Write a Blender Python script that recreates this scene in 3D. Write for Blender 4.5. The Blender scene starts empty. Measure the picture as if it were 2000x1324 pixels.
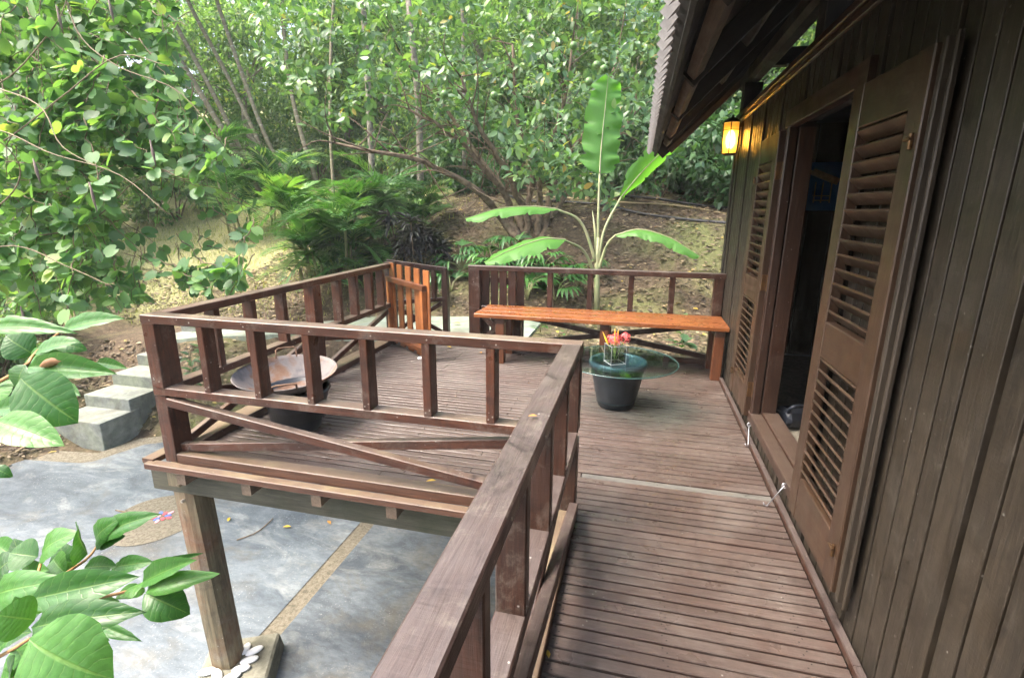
import bpy, math, random
import numpy as np
from mathutils import Matrix, Vector
RND = np.random.RandomState(7)
random.seed(7)
SC = bpy.context.scene
COL = SC.collection

# ------------------------------------------------------------------ camera
F_PX, PITCH, ROLL, YAW = 992.2, 0.2523, 0.0070, -0.2397
CAM = np.array([-1.0801, 0.0, 1.4957])
_fw = np.array([math.sin(YAW)*math.cos(PITCH), math.cos(YAW)*math.cos(PITCH), -math.sin(PITCH)])
_rt = np.array([math.cos(YAW), -math.sin(YAW), 0.0])
_up = np.cross(_rt, _fw)
CR = math.cos(ROLL)*_rt + math.sin(ROLL)*_up
CU = -math.sin(ROLL)*_rt + math.cos(ROLL)*_up
CF = _fw
cam = bpy.data.cameras.new('camera'); cam_o = bpy.data.objects.new('camera', cam); COL.objects.link(cam_o)
cam.sensor_width = 36.0; cam.lens = 36.0*F_PX/2000.0; cam.clip_start = 0.05; cam.clip_end = 500
cam_o.matrix_world = Matrix(((CR[0], CU[0], -CF[0], CAM[0]), (CR[1], CU[1], -CF[1], CAM[1]), (CR[2], CU[2], -CF[2], CAM[2]), (0, 0, 0, 1)))
SC.camera = cam_o

# ------------------------------------------------------------------ light
HAZE = 0.0018
SUN_EL, SUN_AZ = math.radians(58), math.radians(-112)      # azimuth measured from +Y towards +X: light from the left
w = bpy.data.worlds.new('World'); SC.world = w; w.use_nodes = True
nt = w.node_tree; bg = nt.nodes['Background']; sky = nt.nodes.new('ShaderNodeTexSky')
sky.sky_type = 'NISHITA'; sky.sun_disc = False; sky.sun_elevation = SUN_EL; sky.sun_rotation = SUN_AZ
sky.air_density = 1.0; sky.dust_density = 7.0; sky.ozone_density = 0.6
nt.links.new(sky.outputs[0], bg.inputs[0]); bg.inputs[1].default_value = 0.15
sun = bpy.data.lights.new('sun', 'SUN'); sun_o = bpy.data.objects.new('sun', sun); COL.objects.link(sun_o)
sun.energy = 1.05; sun.angle = math.radians(28); sun.color = (1.0, 0.97, 0.93)
sd = Vector((math.sin(SUN_AZ)*math.cos(SUN_EL), math.cos(SUN_AZ)*math.cos(SUN_EL), math.sin(SUN_EL)))
sun_o.rotation_euler = sd.to_track_quat('Z', 'Y').to_euler(); sun_o.location = (-6, -2, 12)
vs = SC.view_settings; vs.view_transform = 'Standard'; vs.look = 'None'; vs.exposure = 2.27; vs.gamma = 1.0; vs.use_curve_mapping = False
SC.render.engine = 'CYCLES'
SC.cycles.max_bounces = 7; SC.cycles.diffuse_bounces = 3; SC.cycles.glossy_bounces = 2; SC.cycles.transmission_bounces = 7; SC.cycles.adaptive_threshold = 0.03; SC.cycles.use_denoising = True

# ------------------------------------------------------------------ helpers
def px(u, v, depth):
    """world point seen at photo pixel (u,v), depth metres along the view axis"""
    return CAM + depth*(CF + CR*(u-1000)/F_PX - CU*(v-662)/F_PX)
def pxa(u, v, ax, val):
    d = CF*F_PX + CR*(u-1000) - CU*(v-662); return CAM + d*(val-CAM[ax])/d[ax]
def proj(P):
    d = np.asarray(P) - CAM; z = d @ CF
    return 1000 + F_PX*(d @ CR)/z, 662 - F_PX*(d @ CU)/z, z
W = {}
def nrm(a):
    a = np.asarray(a, float); return a/max(np.linalg.norm(a), 1e-9)
def put(o, M=None, parent=None):
    M = Matrix.Identity(4) if M is None else M
    COL.objects.link(o); W[o.name] = M
    if parent is not None:
        o.parent = parent; o.matrix_basis = W[parent.name].inverted() @ M
    else:
        o.matrix_basis = M
    return o
def tag(o, label=None, cat=None, group=None, kind=None):
    if label: o['label'] = label
    if cat: o['category'] = cat
    if group: o['group'] = group
    if kind: o['kind'] = kind
    return o
def thing(name, loc, label, cat, group=None):
    o = bpy.data.objects.new(name, None); o.empty_display_size = 0.1
    put(o, Matrix.Translation(Vector(loc))); return tag(o, label, cat, group)
def mesh(name, verts, faces, uv=None, rnd=None, smooth=False, tint=None):
    """verts (n,3); faces: array (m,k) of one k, or list of lists"""
    me = bpy.data.meshes.new(name)
    verts = np.asarray(verts, np.float32)
    if isinstance(faces, np.ndarray):
        m, k = faces.shape
        me.vertices.add(len(verts)); me.vertices.foreach_set('co', verts.ravel())
        me.loops.add(m*k); me.loops.foreach_set('vertex_index', faces.astype(np.int32).ravel())
        me.polygons.add(m); me.polygons.foreach_set('loop_start', np.arange(0, m*k, k, dtype=np.int32))
        lv = faces.ravel()
        me.update(calc_edges=True)
    else:
        me.from_pydata([tuple(map(float, v)) for v in verts], [], faces); me.update()
        lv = np.concatenate([np.array(f) for f in faces])
    if uv is not None:
        ul = me.uv_layers.new(name='UVMap'); ul.data.foreach_set('uv', np.asarray(uv, np.float32)[lv].ravel())
    if rnd is not None:
        a = me.attributes.new('rnd', 'FLOAT', 'POINT'); a.data.foreach_set('value', np.asarray(rnd, np.float32))
    if smooth: me.polygons.foreach_set('use_smooth', np.ones(len(me.polygons), bool))
    return me
def mob(name, me, mat=None, M=None, parent=None):
    o = bpy.data.objects.new(name, me)
    if mat is not None and not me.materials: me.materials.append(mat)
    return put(o, M, parent)
BOXC = {}
def box_mesh(L, w_, h, c=0.004, seg=1):
    key = (round(L, 4), round(w_, 4), round(h, 4), c)
    if key in BOXC: return BOXC[key]
    c = min(c, w_/4, h/4)
    sec = [(w_/2-c, -h/2), (w_/2, -h/2+c), (w_/2, h/2-c), (w_/2-c, h/2), (-w_/2+c, h/2), (-w_/2, h/2-c), (-w_/2, -h/2+c), (-w_/2+c, -h/2)]
    V = []
    for x in (-L/2, L/2): V += [(x, a, b) for a, b in sec]
    Fc = [[i, i+8, (i+1) % 8+8, (i+1) % 8][::-1] for i in range(8)]
    Fc += [list(range(8))[::-1], list(range(8, 16))]
    BOXC[key] = mesh('timber', V, Fc); return BOXC[key]
def beam(name, p0, p1, w_, h, mat, parent=None, up=(0, 0, 1), c=0.004):
    """a squared timber from p0 to p1; its local X runs along the grain; h is along 'up', w_ across"""
    p0 = np.asarray(p0, float); p1 = np.asarray(p1, float)
    x = nrm(p1-p0); u = np.asarray(up, float)
    if abs(x @ nrm(u)) > 0.98: u = np.array((0, 1, 0.))
    z = nrm(u - x*(u @ x)); y = np.cross(z, x); m = (p0+p1)/2
    M = Matrix(((x[0], y[0], z[0], m[0]), (x[1], y[1], z[1], m[1]), (x[2], y[2], z[2], m[2]), (0, 0, 0, 1)))
    me = box_mesh(np.linalg.norm(p1-p0), w_, h, c)
    o = bpy.data.objects.new(name, me)
    put(o, M, parent)
    if not me.materials: me.materials.append(mat)
    elif me.materials[0] != mat:
        o.material_slots[0].link = 'OBJECT'; o.material_slots[0].material = mat
    return o
def tube(path, rad, n=6, cap=True):
    P = np.asarray(path, float); m = len(P); r = np.broadcast_to(np.asarray(rad, float), (m,))
    T = np.gradient(P, axis=0); V = []
    a = np.array((0.31, 0.2, 0.93))
    for i in range(m):
        t = nrm(T[i]); s = nrm(np.cross(t, a)) if abs(t @ a) < .97 else nrm(np.cross(t, (1, 0, 0))); b = np.cross(t, s)
        for k in range(n):
            q = 2*math.pi*k/n; V.append(P[i] + r[i]*(math.cos(q)*s + math.sin(q)*b))
    Fc = []
    for i in range(m-1):
        for k in range(n): Fc.append([i*n+k, i*n+(k+1) % n, (i+1)*n+(k+1) % n, (i+1)*n+k])
    if cap: Fc += [list(range(n))[::-1], list(range((m-1)*n, m*n))]
    return np.array(V), Fc
def tubes(paths):
    V, Fc, o = [], [], 0
    for p, r, n in paths:
        v, f = tube(p, r, n); V.append(v); Fc += [[i+o for i in q] for q in f]; o += len(v)
    return np.concatenate(V), Fc
def spline(pts, n=12):
    P = np.asarray(pts, float); m = len(P); out = []
    Q = np.vstack((2*P[0]-P[1], P, 2*P[-1]-P[-2]))
    for t in np.linspace(0, m-1, n):
        i = min(int(t), m-2); f = t-i; a, b, c, d = Q[i:i+4]
        out.append(.5*((2*b)+(-a+c)*f+(2*a-5*b+4*c-d)*f*f+(-a+3*b-3*c+d)*f**3))
    return np.array(out)
def lathe(prof, n=40):
    V, Fc = [], []
    for r, z in prof:
        for k in range(n):
            q = 2*math.pi*k/n; V.append((r*math.cos(q), r*math.sin(q), z))
    for i in range(len(prof)-1):
        for k in range(n): Fc.append([i*n+k, i*n+(k+1) % n, (i+1)*n+(k+1) % n, (i+1)*n+k])
    return V, Fc
def frame(x, z, pos, s=1.0):
    """matrix with local Y along x-dir 'x', local Z near z"""
    y = nrm(x); z = np.asarray(z, float); z = nrm(z - y*(z @ y)); xx = np.cross(y, z)
    return Matrix(((xx[0]*s, y[0]*s, z[0]*s, pos[0]), (xx[1]*s, y[1]*s, z[1]*s, pos[1]), (xx[2]*s, y[2]*s, z[2]*s, pos[2]), (0, 0, 0, 1)))

# ------------------------------------------------------------------ materials
def newmat(name):
    m = bpy.data.materials.new(name); m.use_nodes = True
    return m, m.node_tree, m.node_tree.nodes['Principled BSDF']
def N(nt, typ, **kw):
    n = nt.nodes.new(typ)
    for k, v in kw.items(): setattr(n, k, v)
    return n
def noise(nt, vec, scale, detail=4, rough=0.55, dist=0.0):
    n = N(nt, 'ShaderNodeTexNoise'); n.inputs['Scale'].default_value = scale; n.inputs['Detail'].default_value = detail
    n.inputs['Roughness'].default_value = rough; n.inputs['Distortion'].default_value = dist
    if vec is not None: nt.links.new(vec, n.inputs['Vector'])
    return n.outputs['Fac']
def ramp(nt, fac, stops, mode='LINEAR'):
    r = N(nt, 'ShaderNodeValToRGB'); e = r.color_ramp.elements; r.color_ramp.interpolation = mode
    while len(e) < len(stops): e.new(0.5)
    for i, (p, c) in enumerate(stops):
        e[i].position = p; e[i].color = (c, c, c, 1) if isinstance(c, (int, float)) else (*c, 1)
    nt.links.new(fac, r.inputs[0]); return r.outputs[0]
def mix(nt, fac, a, b, typ='MIX'):
    n = N(nt, 'ShaderNodeMix', data_type='RGBA', blend_type=typ)
    for s, v in ((n.inputs[0], fac), (n.inputs[6], a), (n.inputs[7], b)):
        if isinstance(v, (int, float)): s.default_value = v if s.type == 'VALUE' else (v, v, v, 1)
        elif isinstance(v, tuple): s.default_value = (*v, 1)
        else: nt.links.new(v, s)
    return n.outputs[2]
def math_(nt, op, a, b=None, clamp=False):
    n = N(nt, 'ShaderNodeMath', operation=op, use_clamp=clamp)
    for s, v in zip(n.inputs, (a, b)):
        if v is None: continue
        if isinstance(v, (int, float)): s.default_value = v
        else: nt.links.new(v, s)
    return n.outputs[0]
def bump(nt, bs, h, strength=0.3, dist=0.01):
    b = N(nt, 'ShaderNodeBump'); b.inputs['Strength'].default_value = strength; b.inputs['Distance'].default_value = dist
    nt.links.new(h, b.inputs['Height']); nt.links.new(b.outputs[0], bs.inputs['Normal'])
def wood(name, dark, light, rough=0.55, top=None, top_amt=0.8, stain=None, stain_amt=0.0, specks=0.0, var=0.35, bumpy=0.25, moss=None, worn=None, worn_amt=.5, lichen=0.0):
    m, t, bs = newmat(name); L = t.links
    tc = N(t, 'ShaderNodeTexCoord'); oi = N(t, 'ShaderNodeObjectInfo')
    off = N(t, 'ShaderNodeVectorMath', operation='SCALE'); off.inputs[0].default_value = (13.7, 7.1, 5.3); L.new(oi.outputs['Random'], off.inputs['Scale'])
    add = N(t, 'ShaderNodeVectorMath', operation='ADD'); L.new(tc.outputs['Object'], add.inputs[0]); L.new(off.outputs[0], add.inputs[1])
    mp = N(t, 'ShaderNodeMapping'); mp.inputs['Scale'].default_value = (1.6, 26, 26); L.new(add.outputs[0], mp.inputs[0])
    g = noise(t, mp.outputs[0], 2.2, 6, .62, .6)
    col = ramp(t, g, [(.28, dark), (.72, light)])
    big = noise(t, add.outputs[0], 2.1, 3)
    v = math_(t, 'ADD', math_(t, 'MULTIPLY', oi.outputs['Random'], var), math_(t, 'MULTIPLY', big, .7))
    v = math_(t, 'ADD', v, 1.0-.35-var/2)
    col = mix(t, 1.0, col, v, 'MULTIPLY')
    if stain:
        s = ramp(t, noise(t, add.outputs[0], 3.4, 5, .65), [(.45, 0.0), (.7, stain_amt)])
        col = mix(t, s, col, stain)
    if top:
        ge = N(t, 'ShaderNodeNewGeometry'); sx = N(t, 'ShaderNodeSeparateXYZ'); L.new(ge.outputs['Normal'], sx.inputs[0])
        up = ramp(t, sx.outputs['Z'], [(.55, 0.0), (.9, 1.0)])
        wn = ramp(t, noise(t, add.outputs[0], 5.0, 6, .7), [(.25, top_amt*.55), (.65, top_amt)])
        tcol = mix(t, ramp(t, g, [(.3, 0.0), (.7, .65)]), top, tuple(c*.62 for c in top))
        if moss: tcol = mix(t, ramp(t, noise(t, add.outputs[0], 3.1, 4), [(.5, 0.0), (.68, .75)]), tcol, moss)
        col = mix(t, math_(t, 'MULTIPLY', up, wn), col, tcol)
    if worn:
        gp = N(t, 'ShaderNodeNewGeometry'); wv = ramp(t, noise(t, gp.outputs['Position'], 1.6, 7, .72, .8), [(.46, 0.0), (.66, worn_amt)])
        wv = math_(t, 'MULTIPLY', wv, ramp(t, noise(t, mp.outputs[0], 3.5, 5, .75), [(.36, .15), (.6, 1.0)])); col = mix(t, wv, col, worn)
    if lichen:
        li = ramp(t, noise(t, add.outputs[0], 6.5, 8, .78, .4), [(.53, 0.0), (.66, lichen)]); col = mix(t, li, col, (.21, .185, .15))
        dk = ramp(t, noise(t, add.outputs[0], 4.0, 6, .7, 1.0), [(.32, .65), (.46, 0.0)]); col = mix(t, dk, col, tuple(c*.35 for c in dark))
    if specks:
        vo = N(t, 'ShaderNodeTexVoronoi'); vo.inputs['Scale'].default_value = 26; L.new(add.outputs[0], vo.inputs['Vector'])
        sp = ramp(t, vo.outputs['Distance'], [(.06, specks), (.11, 0.0)])
        sp = math_(t, 'MULTIPLY', sp, ramp(t, noise(t, add.outputs[0], 9, 2), [(.5, 0.0), (.6, 1.0)]))
        col = mix(t, sp, col, (.62, .6, .55))
    fine = noise(t, mp.outputs[0], 9.0, 3, .7)
    col = mix(t, 1.0, col, ramp(t, fine, [(.25, .72), (.7, 1.18)]), 'MULTIPLY')
    L.new(col, bs.inputs['Base Color'])
    rr = ramp(t, noise(t, add.outputs[0], 7, 4), [(.3, rough-.12), (.7, rough+.12)])
    L.new(rr, bs.inputs['Roughness'])
    ms = N(t, 'ShaderNodeMapping'); ms.inputs['Scale'].default_value = (150, 6, 6); L.new(add.outputs[0], ms.inputs[0])
    saw = noise(t, ms.outputs[0], 1.0, 2, .5)
    bump(t, bs, math_(t, 'ADD', g, math_(t, 'MULTIPLY', saw, .22)), bumpy, .006)
    return m
def leafmat(name, stops, rough=0.42, trans=0.35, veins=0.0, nside=9, trans_col=None, spec=0.5, vein_col=(.22, .34, .08)):
    m, t, bs = newmat(name); L = t.links
    at = N(t, 'ShaderNodeAttribute', attribute_name='rnd'); oi = N(t, 'ShaderNodeObjectInfo')
    r = math_(t, 'FRACT', math_(t, 'ADD', at.outputs['Fac'], oi.outputs['Random']))
    col = ramp(t, r, stops)
    if veins:
        uv = N(t, 'ShaderNodeUVMap'); sx = N(t, 'ShaderNodeSeparateXYZ'); L.new(uv.outputs[0], sx.inputs[0])
        au = math_(t, 'ABSOLUTE', math_(t, 'SUBTRACT', sx.outputs['X'], .5))
        mid = ramp(t, au, [(.012, 1.0), (.03, 0.0)])
        wob = math_(t, 'MULTIPLY', noise(t, N(t, 'ShaderNodeTexCoord').outputs['Object'], 5.0, 2), .10)
        ph = math_(t, 'FRACT', math_(t, 'MULTIPLY', math_(t, 'ADD', math_(t, 'SUBTRACT', sx.outputs['Y'], math_(t, 'MULTIPLY', au, .34)), wob), float(nside)))
        side = ramp(t, ph, [(.0, .55), (.07, 0.0), (.93, 0.0), (1.0, .55)])
        lob = ramp(t, ph, [(0.0, .96), (.5, 1.05), (1.0, .96)])
        col = mix(t, 1.0, col, lob, 'MULTIPLY')
        vv = math_(t, 'MULTIPLY', math_(t, 'MAXIMUM', mid, side), veins)
        col = mix(t, vv, col, vein_col)
        bump(t, bs, math_(t, 'SUBTRACT', lob, vv), .25, .01)
    if veins and nside < 20:
        bl = noise(t, N(t, 'ShaderNodeTexCoord').outputs['Object'], 9.0, 6, .7)
        col = mix(t, ramp(t, bl, [(.66, 0.0), (.72, .8)]), col, (.16, .09, .03)); col = mix(t, 1.0, col, ramp(t, bl, [(.3, .8), (.7, 1.15)]), 'MULTIPLY')
    L.new(col, bs.inputs['Base Color']); bs.inputs['Roughness'].default_value = rough
    bs.inputs['Specular IOR Level'].default_value = spec
    tr = N(t, 'ShaderNodeBsdfTranslucent')
    tcol = mix(t, 1.0, col, trans_col or (1.5, 1.65, .55), 'MULTIPLY'); L.new(tcol, tr.inputs[0])
    ms = N(t, 'ShaderNodeMixShader'); ms.inputs[0].default_value = trans
    L.new(bs.outputs[0], ms.inputs[1]); L.new(tr.outputs[0], ms.inputs[2])
    L.new(ms.outputs[0], t.nodes['Material Output'].inputs[0]); return m
def plain(name, col, rough=0.5, metal=0.0, emit=None, es=0.0, nz=0.0, ns=8.0, col2=None, bmp=0.0):
    m, t, bs = newmat(name)
    bs.inputs['Base Color'].default_value = (*col, 1); bs.inputs['Roughness'].default_value = rough; bs.inputs['Metallic'].default_value = metal
    if nz or col2:
        tc = N(t, 'ShaderNodeTexCoord'); n = noise(t, tc.outputs['Object'], ns, 5, .6)
        c2 = col2 or tuple(c*(1-nz) for c in col)
        t.links.new(ramp(t, n, [(.35, c2), (.65, col)]), bs.inputs['Base Color'])
        if bmp: bump(t, bs, n, bmp, .01)
    if emit: bs.inputs['Emission Color'].default_value = (*emit, 1); bs.inputs['Emission Strength'].default_value = es
    return m
M = {}
M['rail'] = wood('rail_timber', (.027, .0085, .0040), (.100, .031, .0128), .38, top=(.165, .125, .098), top_amt=.85, lichen=.35, bumpy=.4, stain=(.045, .022, .014), stain_amt=.5, specks=.55, moss=(.25, .215, .15))
M['raildark'] = wood('weathered_rail_timber', (.020, .0078, .0043), (.066, .0255, .0138), .40, top=(.108, .088, .082), top_amt=.9, lichen=.4, bumpy=.4, stain=(.035, .02, .015), stain_amt=.5, specks=.5)
M['deck'] = wood('deck_board_timber', (.027, .0152, .0112), (.084, .050, .039), .36, top=(.116, .092, .080), top_amt=.6, stain=(.036, .0185, .013), stain_amt=.5, specks=.35, var=.6, bumpy=.45, worn=(.19, .165, .145), worn_amt=.5)
M['deckpale'] = wood('silvered_deck_timber', (.070, .066, .058), (.14, .135, .12), .55)
M['kerb'] = wood('kerb_timber', (.034, .0145, .008), (.102, .046, .026), .45, top=(.19, .145, .10), top_amt=.8, specks=.3, moss=(.30, .27, .15))
M['bench'] = wood('varnished_timber', (.145, .043, .012), (.29, .105, .035), .30, stain=(.11, .032, .011), stain_amt=.6, var=.2, bumpy=.12)
M['benchleg'] = wood('red_brown_timber', (.065, .021, .008), (.155, .054, .022), .4, stain=(.08, .03, .014), stain_amt=.6)
M['gate'] = wood('orange_timber', (.19, .058, .016), (.40, .15, .048), .42, stain=(.14, .05, .02), stain_amt=.7, var=.45)
M['gatedark'] = wood('gate_timber_shaded_side', (.035, .014, .008), (.09, .036, .02), .5)  # darker copy of the gate timber, shade put into its colour
M['wall'] = wood('wall_cladding', (.0165, .0125, .0078), (.038, .029, .019), .5, stain=(.012, .009, .0055), stain_amt=.5, specks=.22, var=.35, bumpy=.3, lichen=.10)
M['wallback'] = plain('wall_shadow_gap', (.012, .010, .008), .9)
M['door'] = wood('door_leaf_timber', (.028, .0140, .0074), (.056, .030, .0165), .42, stain=(.026, .018, .010), stain_amt=.5, specks=.1, var=.15, bumpy=.15)
M['frame'] = wood('door_frame_timber', (.022, .0105, .0065), (.052, .026, .016), .4, top=(.12, .09, .07), top_amt=.6, specks=.35)
M['beam'] = wood('roof_beam_timber', (.019, .014, .009), (.046, .034, .022), .6)
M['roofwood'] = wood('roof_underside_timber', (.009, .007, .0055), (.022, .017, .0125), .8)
M['purlin'] = wood('pale_purlin_timber', (.06, .038, .024), (.125, .083, .053), .7)
M['under'] = wood('mossy_beam_timber', (.045, .042, .028), (.10, .095, .062), .75, stain=(.032, .040, .018), stain_amt=.7)
M['post'] = wood('weathered_post_timber', (.10, .080, .044), (.25, .205, .118), .6, stain=(.15, .05, .022), stain_amt=.7, lichen=.5, specks=.6)
M['joist'] = wood('joist_timber', (.11, .075, .05), (.21, .15, .10), .7)
# concrete and ground
def concrete(name, a, b, c=None, scale=1.2, rough=.75, streak=False, specks=None, bmp=.25):
    m, t, bs = newmat(name); L = t.links; tc = N(t, 'ShaderNodeTexCoord')
    vec = tc.outputs['Object']
    if streak:
        mp = N(t, 'ShaderNodeMapping'); mp.inputs['Scale'].default_value = (1.0, 2.1, 1); mp.inputs['Rotation'].default_value = (0, 0, .55); L.new(vec, mp.inputs[0]); vec2 = mp.outputs[0]
    else: vec2 = vec
    n1 = noise(t, vec2, scale, 8, .68, .7); n2 = noise(t, vec2, scale*7, 5, .7); n3 = noise(t, vec, scale*45, 3, .6)
    col = ramp(t, n1, [(.38, a), (.58, b)])
    if c: col = mix(t, ramp(t, noise(t, vec2, scale*.8, 9, .72, 1.4), [(.50, 0.0), (.64, .6)]), col, c)
    col = mix(t, ramp(t, n2, [(.35, .45), (.6, 0.0)]), col, tuple(x*.55 for x in a))
    col = mix(t, ramp(t, noise(t, vec, scale*.9+.4, 7, .7, .6), [(.52, 0.0), (.68, .45)]), col, (.13, .11, .07))
    if specks:
        col = mix(t, math_(t, 'MULTIPLY', ramp(t, n3, [(.60, 0.0), (.72, .6)]), ramp(t, noise(t, vec, scale*2.2, 4), [(.42, 0.15), (.6, 1.0)])), col, specks)
    L.new(col, bs.inputs['Base Color']); bs.inputs['Roughness'].default_value = rough
    bump(t, bs, math_(t, 'ADD', n2, math_(t, 'MULTIPLY', n3, .5)), bmp, .012); return m
M['slab'] = concrete('blue_grey_slab', (.062, .080, .098), (.140, .168, .188), (.30, .325, .315), 1.15, .62, True, (.40, .43, .42))
M['slab2'] = concrete('dark_slab', (.050, .064, .078), (.125, .147, .163), (.20, .21, .20), 1.5, .62, True, (.3, .3, .29))
M['gravel'] = concrete('washed_aggregate', (.125, .11, .075), (.27, .24, .175), None, 30, .85, False, (.42, .39, .32), .8)
M['step'] = concrete('step_concrete', (.15, .165, .15), (.27, .29, .262), (.30, .34, .24), 1.7, .85)
M['path'] = concrete('path_concrete', (.21, .25, .205), (.34, .39, .32), (.20, .25, .11), 1.1, .9)
M['foot'] = concrete('footing_concrete', (.12, .115, .08), (.24, .235, .18), None, 3, .9)
m, t, bs = newmat('hillside_earth'); tc = N(t, 'ShaderNodeTexCoord'); V_ = tc.outputs['Object']
e1 = ramp(t, noise(t, V_, 9, 8, .75), [(.3, (.034, .023, .014)), (.5, (.095, .066, .040)), (.7, (.19, .14, .088))])
gr = ramp(t, noise(t, V_, .55, 6, .65, .5), [(.46, 0.0), (.64, .75)])
e2 = mix(t, gr, e1, mix(t, noise(t, V_, 22, 5, .7), (.07, .10, .025), (.23, .25, .08)))
sx = N(t, 'ShaderNodeSeparateXYZ'); t.links.new(V_, sx.inputs[0])
lawn = math_(t, 'ADD', math_(t, 'ADD', math_(t, 'MULTIPLY', sx.outputs['X'], -.14), math_(t, 'MULTIPLY', math_(t, 'SUBTRACT', sx.outputs['Y'], 8.0), .14)), math_(t, 'MULTIPLY', noise(t, V_, .7, 5), .8))
lawn = ramp(t, math_(t, 'DIVIDE', lawn, 3.0), [(.55, 0.0), (.68, .9)])
e3 = mix(t, lawn, e2, ramp(t, noise(t, V_, 14, 8, .75), [(.3, (.15, .16, .055)), (.55, (.34, .33, .15)), (.75, (.50, .46, .25))]))
t.links.new(e3, bs.inputs['Base Color']); bs.inputs['Roughness'].default_value = .95
bump(t, bs, noise(t, V_, 18, 6, .7), .9, .05); M['earth'] = m
# leaves
M['lf_near'] = leafmat('glossy_broad_leaf', [(0, (.026, .088, .022)), (.5, (.050, .160, .034)), (1, (.085, .225, .045))], .34, .27, .28, 9, None, .42, (.30, .44, .12))
M['lf_bau'] = leafmat('rounded_vine_leaf', [(0, (.070, .150, .070)), (.45, (.12, .245, .100)), (.8, (.18, .33, .125)), (.96, (.23, .37, .13)), (1, (.30, .38, .12))], .5, .42)
M['lf_cit'] = leafmat('citrus_leaf', [(0, (.055, .125, .060)), (.5, (.11, .215, .095)), (.85, (.19, .31, .145)), (.965, (.24, .37, .11)), (1, (.42, .28, .08))], .40, .34, 0, 9, None, .6)
M['lf_for'] = leafmat('forest_leaf', [(0, (.070, .135, .070)), (.5, (.130, .230, .105)), (.9, (.21, .33, .15)), (1, (.36, .40, .14))], .5, .5)
M['lf_dark'] = leafmat('undergrowth_leaf', [(0, (.032, .080, .036)), (.6, (.065, .145, .058)), (1, (.11, .21, .08))], .42, .3)
M['lf_ban'] = leafmat('banana_leaf', [(0, (.085, .225, .045)), (1, (.10, .26, .05))], .42, .45, .35, 46, (1.7, 2.0, .5), .4, (.30, .46, .13))
M['lf_palm'] = leafmat('palm_leaflet', [(0, (.030, .095, .032)), (.5, (.085, .215, .062)), (.88, (.17, .33, .10)), (1, (.26, .36, .11))], .38, .3)
M['lf_fan'] = leafmat('strap_leaf', [(0, (.035, .12, .035)), (.6, (.075, .21, .06)), (1, (.14, .30, .09))], .38, .28)
M['lf_cord'] = leafmat('dark_rosette_leaf', [(0, (.016, .014, .020)), (.6, (.035, .035, .040)), (1, (.06, .075, .055))], .4, .15)
M['litter'] = leafmat('dry_leaf', [(0, (.040, .029, .017)), (.45, (.105, .078, .046)), (.8, (.20, .155, .092)), (.94, (.32, .24, .14)), (.975, (.34, .27, .16)), (1, (.50, .36, .05))], .7, .1)
M['grass'] = leafmat('dry_grass_blade', [(0, (.15, .19, .055)), (.5, (.31, .33, .12)), (1, (.50, .45, .23))], .7, .3)
M['yellowleaf'] = leafmat('fallen_yellow_leaf', [(0, (.55, .36, .04)), (.5, (.62, .45, .05)), (1, (.45, .22, .05))], .55, .15)
M['bark'] = plain('tree_bark', (.21, .155, .10), .85, nz=.6, ns=14, col2=(.085, .058, .036), bmp=.6)
M['twig'] = plain('tan_twig_bark', (.20, .15, .08), .7, nz=.4, ns=20)
M['graybark'] = plain('grey_trunk_bark', (.30, .27, .22), .85, ns=11, col2=(.10, .088, .068), bmp=.6)
# ringed palm trunk
m, t, bs = newmat('ringed_palm_trunk'); tc = N(t, 'ShaderNodeTexCoord'); sx = N(t, 'ShaderNodeSeparateXYZ'); t.links.new(tc.outputs['UV'], sx.inputs[0])
pr_ = ramp(t, math_(t, 'FRACT', sx.outputs['Y']), [(0, (.30, .28, .23)), (.08, (.27, .25, .20)), (.16, (.15, .13, .085)), (.92, (.19, .165, .11)), (1, (.30, .28, .23))])
pr_ = mix(t, ramp(t, noise(t, tc.outputs['Object'], 7, 4), [(.38, 0.0), (.62, .9)]), pr_, (.15, .135, .08))
t.links.new(pr_, bs.inputs['Base Color']); bs.inputs['Roughness'].default_value = .85; M['palmtrunk'] = m

# leaf templates: base at origin, grows along +Y, normal +Z
def leaf_grid(L, Wd, nl=6, nw=2, droop=.2, fold=.25, ripple=0.0, kr=3, peak=.45, tip=1.0, seed=0, notch=0.0, curl=0.0):
    rs = np.random.RandomState(seed); V, UV = [], []
    ph = rs.rand()*6.28
    for i in range(nl+1):
        s = i/nl
        wd = Wd/2*(math.sin(math.pi*min(1, s**(math.log(.5)/math.log(peak))))**.8)
        wd = max(wd, .012*L if 0 < i < nl else .004*L)
        for j in range(-nw, nw+1):
            q = j/nw
            z = -droop*L*s*s + fold*abs(q)*wd + ripple*L*math.sin(kr*6.28*s+ph+(1.3 if q > 0 else 0))*abs(q)**1.5 - curl*wd*q*q
            V.append((q*wd + rs.randn()*notch*abs(q), L*s*(1-.35*droop*s), z)); UV.append((.5+q*.5, s))
    k = 2*nw+1; Fc = []
    for i in range(nl):
        for j in range(2*nw): Fc.append([i*k+j, i*k+j+1, (i+1)*k+j+1, (i+1)*k+j])
    return np.array(V), np.array(Fc), np.array(UV)
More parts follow.
